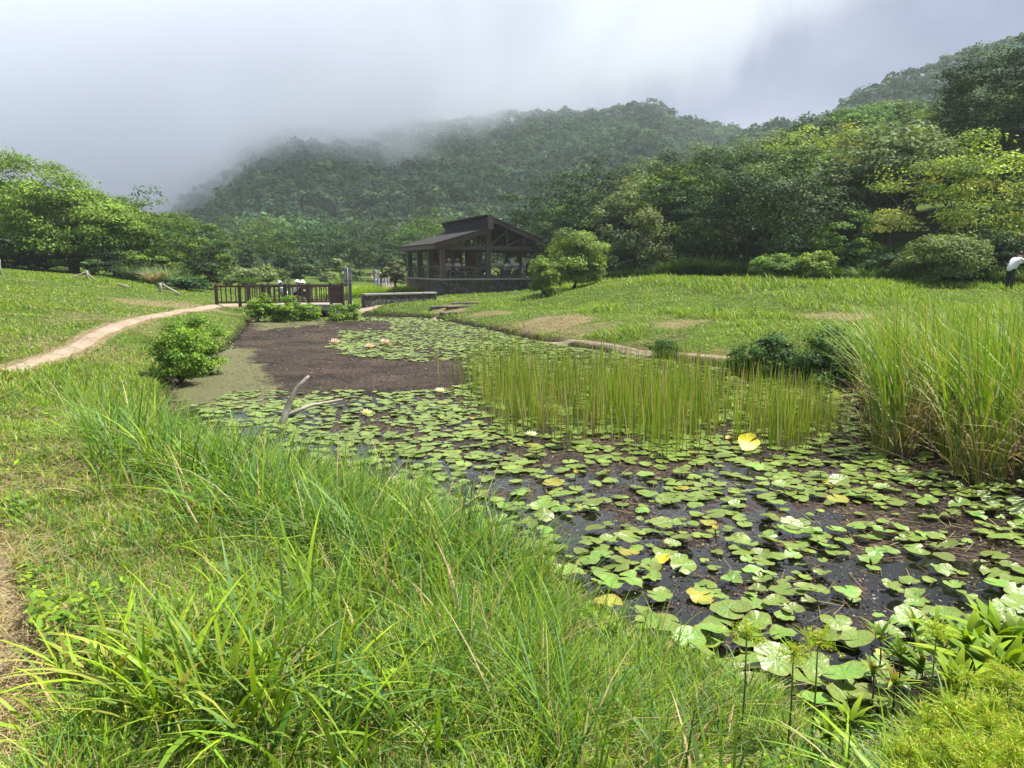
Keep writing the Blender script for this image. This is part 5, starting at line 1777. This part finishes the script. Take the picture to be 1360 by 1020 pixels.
FLZ = 1.56
seat = FLZ + .0
pav_person(595, 51.3, R(-150), seat, 'person in pale pink top and white hat seated left behind the railing', 'pink', 'black', 'sit', hat='white', torso=15, arms=(50, 50), elbow=(40, 40))
pav_person(607, 51.6, R(-160), seat, 'person in white top and pink hat seated second from the left post', 'white', 'black', 'sit', hat='pink', torso=10, arms=(45, 45), elbow=(40, 40))
pav_person(577, 53.0, R(170), seat, 'person with bare dark hair seated at the left side railing', 'grey', 'black', 'sit', torso=8, arms=(40, 40), elbow=(40, 40))
pav_person(644, 52.2, R(150), seat, 'person in blue top and hat seated left of the central post', 'blue', 'black', 'sit', hat='paleblue', torso=10, arms=(45, 45), elbow=(40, 40))
pav_person(670, 52.3, R(-120), seat, 'person with white sleeves seated right beside the central post', 'white', 'black', 'sit', torso=25, arms=(50, 50), elbow=(50, 50))
pav_person(677, 52.9, R(170), seat, 'person in white seated lowest in the right bay', 'white', 'grey', 'sit', torso=20, arms=(50, 50), elbow=(50, 50), hs=.95)
pav_person(686, 52.6, R(160), seat, 'person in white seated beside the standing one in the pavilion', 'white', 'black', 'sit', torso=12, arms=(60, 60), elbow=(40, 40))
pav_person(696, 53.0, R(-75), FLZ, 'person in pale pink standing and leaning over the railing', 'pink', 'pink', 'stand', hat='white', torso=28, arms=(40, 40), elbow=(10, 10))
# on the far path
def gperson(px, Y, rz, label, *a, dz=0, **k):
    x, _ = gy(px, 370, Y)
    return person((x, Y, hp(x, Y) + dz), rz, label, *a, **k)
gperson(498, 73, R(170), 'person in grey standing at the top of the far path', 'grey', 'paleblue', 'walk', torso=2)
gperson(506, 66, R(180), 'person in white and blue walking down the far path, nearest', 'paleblue', 'paleblue', 'walk', torso=4, hs=.8, hat='white')
gperson(502, 69, R(170), 'person in pale top on the left side of the far path group', 'white', 'paleblue', 'walk', torso=4, hs=.75)
gperson(511, 68, R(190), 'person with white hat on the right side of the far path group', 'white', 'paleblue', 'walk', hat='white', torso=4, hs=.8)
gperson(515, 70, R(170), 'person with white hat and green grey clothes in the far path group', 'grey', 'grey', 'walk', hat='white', torso=2, hs=.95)
gperson(519, 69, R(190), 'person in pink top farthest right in the far path group', 'pink', 'grey', 'walk', torso=2, hs=.75)
# behind the fence
gperson(379, 43, R(90), 'person in white hat crouching low behind the fence, leftmost of three', 'white', 'grey', 'low', hat='white', torso=30, arms=(50, 50), elbow=(10, 10))
gperson(390, 43.6, R(-90), 'person in white hat behind the fence, middle of three', 'white', 'black', 'low', hat='white', torso=18, arms=(50, 50), elbow=(20, 20))
gperson(399, 43.2, R(-120), 'person in white hat with dark top behind the fence, rightmost of three', 'black', 'black', 'low', hat='white', torso=12, arms=(50, 50), elbow=(20, 20))
# right edge
gperson(1341, 29.5, R(-78), 'person in white shirt and lilac sleeves bending forward at the right edge', 'white', 'black', 'stand', torso=34, arms=(58, 52), elbow=(20, 15), head_dn=10, sleeves='lilac', hs=1.0, long_hair=False)

# ------------------------------------------------------------------ footbridge and fence
def fence_run(P0, P1, n, zf, name, label, mat, rail_h=.84, rot=False):
    t = root(name, (P0[0], P0[1], zf), 0, label, 'fence')
    d = Vector((P1[0] - P0[0], P1[1] - P0[1], 0)); L = d.length; d.normalize()
    rz = math.atan2(d.y, d.x)
    for i in range(n + 1):
        p = d * (L * i / n)
        m = MB(); m.box((p.x, p.y, .4), (.13, .13, 1.02), rz); m.box((p.x, p.y, .95), (.16, .16, .04), rz); m.build('post', mat, t, .01)
    m = MB(); m.beam((0, 0, rail_h), d * L + Vector((0, 0, rail_h)), .11, .08); m.build('handrail', mat, t)
    m = MB(); m.beam((0, 0, .12), d * L + Vector((0, 0, .12)), .07, .07); m.build('bottom_rail', mat, t)
    k = int(L / .21)
    for i in range(1, k):
        p = d * (L * i / k)
        m = MB(); m.box((p.x, p.y, (rail_h + .12) / 2), (.045, .045, rail_h - .19), rz); m.build('baluster', mat, t)
    return t


zd = .60
A0 = gy(288, 402, 33.0)[0], 33.0; A1 = gy(440, 402, 33.6)[0], 33.6
fence_run(A0, A1, 5, zd, 'fence', 'dark red brown post and baluster railing on the pond side of the footbridge', M['redwood'])
B0 = gy(330, 402, 35.2)[0], 35.2; B1 = gy(466, 402, 35.8)[0], 35.8
fence_run(B0, B1, 5, zd, 'fence', 'grey brown railing on the far side of the footbridge', M['wood'])
t = root('footbridge', (A0[0], A0[1], zd), 0, 'low plank footbridge over the dark culvert at the far end of the pond', 'footbridge')
m = MB()
dx_ = A1[0] - A0[0]
for i in range(14):
    xx = dx_ - 2.6 + i * .2
    m.box((xx, 1.35, -.03), (.185, 2.3, .06))
m.build('deck', M['deck'], t)
m = MB(); m.beam((dx_ - 2.75, .28, -.16), (dx_ + .25, .28, -.16), .14, .18); m.build('edge_beam', M['deck'], t)
m = MB(); m.beam((dx_ - 2.75, 2.4, -.16), (dx_ + .25, 2.4, -.16), .14, .18); m.build('edge_beam', M['deck'], t)
m = MB(); m.box((dx_ - 2.3, 1.3, -.55), (.3, 2.2, .6)); m.build('abutment', M['stone'], t)
m = MB(); m.box((dx_ + .1, 1.3, -.55), (.3, 2.2, .6)); m.build('abutment', M['stone'], t)
# dark panel post box at the end of the railing
t = root('fence_gate', (A1[0] - .0, A1[1], zd), 0, 'solid dark board panel closing the right end of the railing', 'gate')
m = MB(); m.box((-.05 + .32, 0.0, .45), (.4, .06, .8)); m.build('panel', M['redwood'], t)
m = MB(); m.box((.55, 0, .45), (.12, .14, 1.08)); m.build('post', M['redwood'], t, .01)

# stone wall
W0 = gy(482, 400, 36)[0], 36.0; W1 = gy(578, 400, 38.5)[0], 38.5
t = root('stone_wall', (W0[0], W0[1], .2), math.atan2(W1[1] - W0[1], W1[0] - W0[0]), 'low dark stone wall with pale cap below the pavilion', 'wall')
L = math.hypot(W1[0] - W0[0], W1[1] - W0[1])
m = MB(); m.box((L / 2, 0, .25), (L, .4, .92)); m.build('wall_body', M['stonewall'], t, .03)
m = MB(); 
for i in range(5): m.box((L * (i + .5) / 5, -.01, .76), (L / 5 - .04, .46, .09))
m.build('cap', M['concrete'], t, .01)
# steps
for i, (px, py, z, w, lab) in enumerate([(606, 411, .42, 1.5, 'lowest pale stone step below the pavilion'), (612, 405, .55, 1.4, 'second pale stone step from the bottom below the pavilion'), (618, 399, .7, 1.3, 'third pale stone step from the bottom below the pavilion'), (588, 393, .95, 1.2, 'short pale stone slab against the pavilion base')]):
    x, y = gz(px, py, z)
    m = MB(); m.box((0, 0, -.02), (w, .4, .2)); o = m.build('stone_step', M['stonewall'], None, .02); o.location = (x, y, hp(x, y) - .02); o.rotation_euler = (0, 0, .2)
    tag(o, lab, 'step', 'stone steps up to the pavilion')

# sign board
sx, _ = gy(463, 403, 33)
t = root('signboard', (sx, 33, hp(sx, 33)), R(12), 'grey two panel sign board on a dark pole beside the footbridge', 'sign')
H_ = gy(463, 355, 33)[1] - hp(sx, 33)
m = MB(); m.tube([(0, -.03, -.3), (0, -.03, H_)], .032, 10); m.build('pole', M['darkmetal'], t)
m = MB(); m.box((0, .03, H_ - .38), (.34, .03, .72)); m.build('board', M['metal'], t, .006)
m = MB(); m.box((0, .0, H_ - .15), (.3, .02, .04)); m.box((0, .0, H_ - .6), (.3, .02, .04)); m.build('bracket', M['darkmetal'], t)

# rope barrier and logs on the left lawn
def stake(px, py, z, hh, lab, Y):
    x, _ = gy(px, py, Y)
    zz = hp(x, Y)
    m = MB(); m.tube([(0, 0, -.3), (0, 0, hh * .6), (.01, 0, hh)], [.075, .07, .065], 10)
    o = m.build('stake', M['greywood']); o.location = (x, Y, zz)
    tag(o, lab, 'stake')
    return Vector((x, Y, zz + hh - .05))
s1 = stake(116, 372, 1.4, .5, 'short wooden stake holding the pale rope by the spreading tree', 37)
s2 = stake(1, 372, 1.5, .7, 'grey wooden post at the left picture edge on the lawn', 33)
s3 = stake(213, 385, 1.1, .45, 'short wooden stake beside the lying pale poles', 36)
xg, _ = gy(92, 380, 36.3); xh, _ = gy(128, 376, 37.5)
m = MB(); m.tube([(xg, 36.3, hp(xg, 36.3) + .03), Vector((xg, 36.3, hp(xg, 36.3) + .03)).lerp(s1, .5) + Vector((0, 0, -.03)), s1, s1.lerp(Vector((xh, 37.5, hp(xh, 37.5))), .5) + Vector((0, 0, -.03)), (xh, 37.5, hp(xh, 37.5) + .05)], .028, 6)
tag(m.build('rope', M['rope']), 'pale rope running down both sides of the short stake', 'rope')
for i, (pa, pb, Y, lab) in enumerate([((215, 378), (238, 388), 35.5, 'pale pole lying at the edge of the silvery grass'), ((157, 385), (172, 387), 35, 'short pale pole lying on the left lawn')]):
    xa, _ = gy(*pa, Y + 1); xb, _ = gy(*pb, Y)
    za, zb_ = hp(xa, Y + 1) + (.35 if i == 0 else .08), hp(xb, Y) + .08
    m = MB(); m.tube([(xa, Y + 1, za), ((xa + xb) / 2, Y + .5, (za + zb_) / 2 + .01), (xb, Y, zb_)], .05, 8)
    tag(m.build('pole', M['greywood']), lab, 'pole')

# ------------------------------------------------------------------ air
def low_cloud():
    m, nt, b = newmat('cloud_vapour')
    nt.nodes.remove(b)
    out = nt.nodes["Material Output"]
    pv = nt.nodes.new("ShaderNodeVolumePrincipled")
    pv.inputs["Color"].default_value = (.94, .96, 1, 1)
    pv.inputs["Anisotropy"].default_value = -.05
    geo_ = nt.nodes.new("ShaderNodeNewGeometry")
    sp = nt.nodes.new("ShaderNodeSeparateXYZ"); nt.links.new(geo_.outputs["Position"], sp.inputs[0])
    x_, y_, z_ = sp.outputs
    mp = nt.nodes.new("ShaderNodeMapping"); mp.inputs["Scale"].default_value = (1, .6, .45); nt.links.new(geo_.outputs["Position"], mp.inputs[0])
    n1 = noise(nt, .015, 4, .6, mp.outputs[0], 1.2)
    # base height of the cloud: low at the left, high at the right
    base = mth(nt, 'MINIMUM', mth(nt, 'ADD', CLOUD[0], mth(nt, 'MULTIPLY', x_, CLOUD[1])), mth(nt, 'ADD', 218, mth(nt, 'MULTIPLY', x_, 1.15)))
    hgt = mth(nt, 'DIVIDE', mth(nt, 'SUBTRACT', z_, base), CLOUD[2])
    f = mth(nt, 'ADD', hgt, mth(nt, 'MULTIPLY', mth(nt, 'SUBTRACT', n1, .5), CLOUD[3]))
    f = mth(nt, 'MULTIPLY', f, 1.0, True)
    f = mth(nt, 'MULTIPLY', f, f)
    # fade at the box walls
    def fade(v, a, b_):
        q = mth(nt, 'DIVIDE', mth(nt, 'SUBTRACT', v, a), b_ - a); return mth(nt, 'MULTIPLY', q, 1.0, True)
    f = mth(nt, 'MULTIPLY', f, fade(y_, CB[2], CB[2] + 60))
    f = mth(nt, 'MULTIPLY', f, fade(z_, CB[5], CB[5] - 50))
    f = mth(nt, 'MULTIPLY', f, fade(x_, CB[1], CB[1] - 120))
    nt.links.new(mth(nt, 'MULTIPLY', f, CLOUD[4]), pv.inputs["Density"])
    nt.links.new(pv.outputs[0], out.inputs["Volume"])
    bx = MB(); bx.box(((CB[0] + CB[1]) / 2, (CB[2] + CB[3]) / 2, (CB[4] + CB[5]) / 2), (CB[1] - CB[0], CB[3] - CB[2], CB[5] - CB[4]))
    o = bx.build('low_cloud', m)
    tag(o, 'bank of low white cloud drifting over the mountain ridge', 'cloud', None, 'stuff')


CB = (-420, 260, 180, 520, 8, 180)
CLOUD = (58, .42, 42, 3.0, .021)
low_cloud()
m_, nt, b = newmat('thin_haze'); nt.nodes.remove(b)
pv = nt.nodes.new("ShaderNodeVolumePrincipled"); pv.inputs["Color"].default_value = (.86, .93, 1, 1); pv.inputs["Density"].default_value = HAZE if 'HAZE' in globals() else .00045
nt.links.new(pv.outputs[0], nt.nodes["Material Output"].inputs["Volume"])
bx = MB(); bx.box((0, 400, 85), (1700, 1000, 173)); tag(bx.build('haze', m_), 'thin bluish air softening the far slopes', 'haze', None, 'stuff')

# ------------------------------------------------------------------ light
SUN_EL, SUN_AZ = 62, 72     # azimuth measured from +Y towards +X
w = D.worlds.new("World"); SC.world = w; w.use_nodes = True
nt = w.node_tree
bg = nt.nodes["Background"]
sky = nt.nodes.new("ShaderNodeTexSky"); sky.sky_type = 'NISHITA'; sky.sun_disc = False
sky.sun_elevation = R(SUN_EL); sky.sun_rotation = R(SUN_AZ)
tc = nt.nodes.new("ShaderNodeTexCoord")
mp = nt.nodes.new("ShaderNodeMapping"); mp.inputs["Scale"].default_value = (1, 1, 2.2); nt.links.new(tc.outputs["Generated"], mp.inputs[0])
n1 = noise(nt, 2.2, 6, .55, mp.outputs[0], .6)
cl = ramp(nt, n1, [(.36, (1.5, 1.75, 2.6)), (.5, (2.0, 2.3, 3.2)), (.64, (2.9, 3.1, 3.9))])
cov = ramp(nt, noise(nt, 1.3, 4, .5, mp.outputs[0]), [(.3, (.8, .8, .8)), (.6, (1, 1, 1))])
c = mix(nt, cov, sky.outputs[0], cl)
nt.links.new(c, bg.inputs["Color"]); bg.inputs["Strength"].default_value = .1
sun = D.objects.new("sun", D.lights.new("sun", 'SUN')); COL.objects.link(sun)
sun.data.energy = 5; sun.data.angle = R(.6); sun.data.color = (1, .96, .88)
d = Vector((math.sin(R(SUN_AZ)) * math.cos(R(SUN_EL)), math.cos(R(SUN_AZ)) * math.cos(R(SUN_EL)), math.sin(R(SUN_EL))))
sun.rotation_euler = d.to_track_quat('Z', 'Y').to_euler()
sun.location = (30, 30, 60)

SC.view_settings.view_transform = 'Standard'
SC.view_settings.look = 'None'
SC.view_settings.exposure = 1.0
SC.view_settings.gamma = 1
SC.render.engine = 'CYCLES'
cy = SC.cycles
cy.max_bounces = 18; cy.diffuse_bounces = 3; cy.glossy_bounces = 3; cy.transmission_bounces = 4; cy.transparent_max_bounces = 6; cy.volume_bounces = 16
cy.volume_step_rate = .5; cy.volume_max_steps = 128
cy.use_denoising = True
cy.sample_clamp_indirect = 6
cy.caustics_reflective = False; cy.caustics_refractive = False
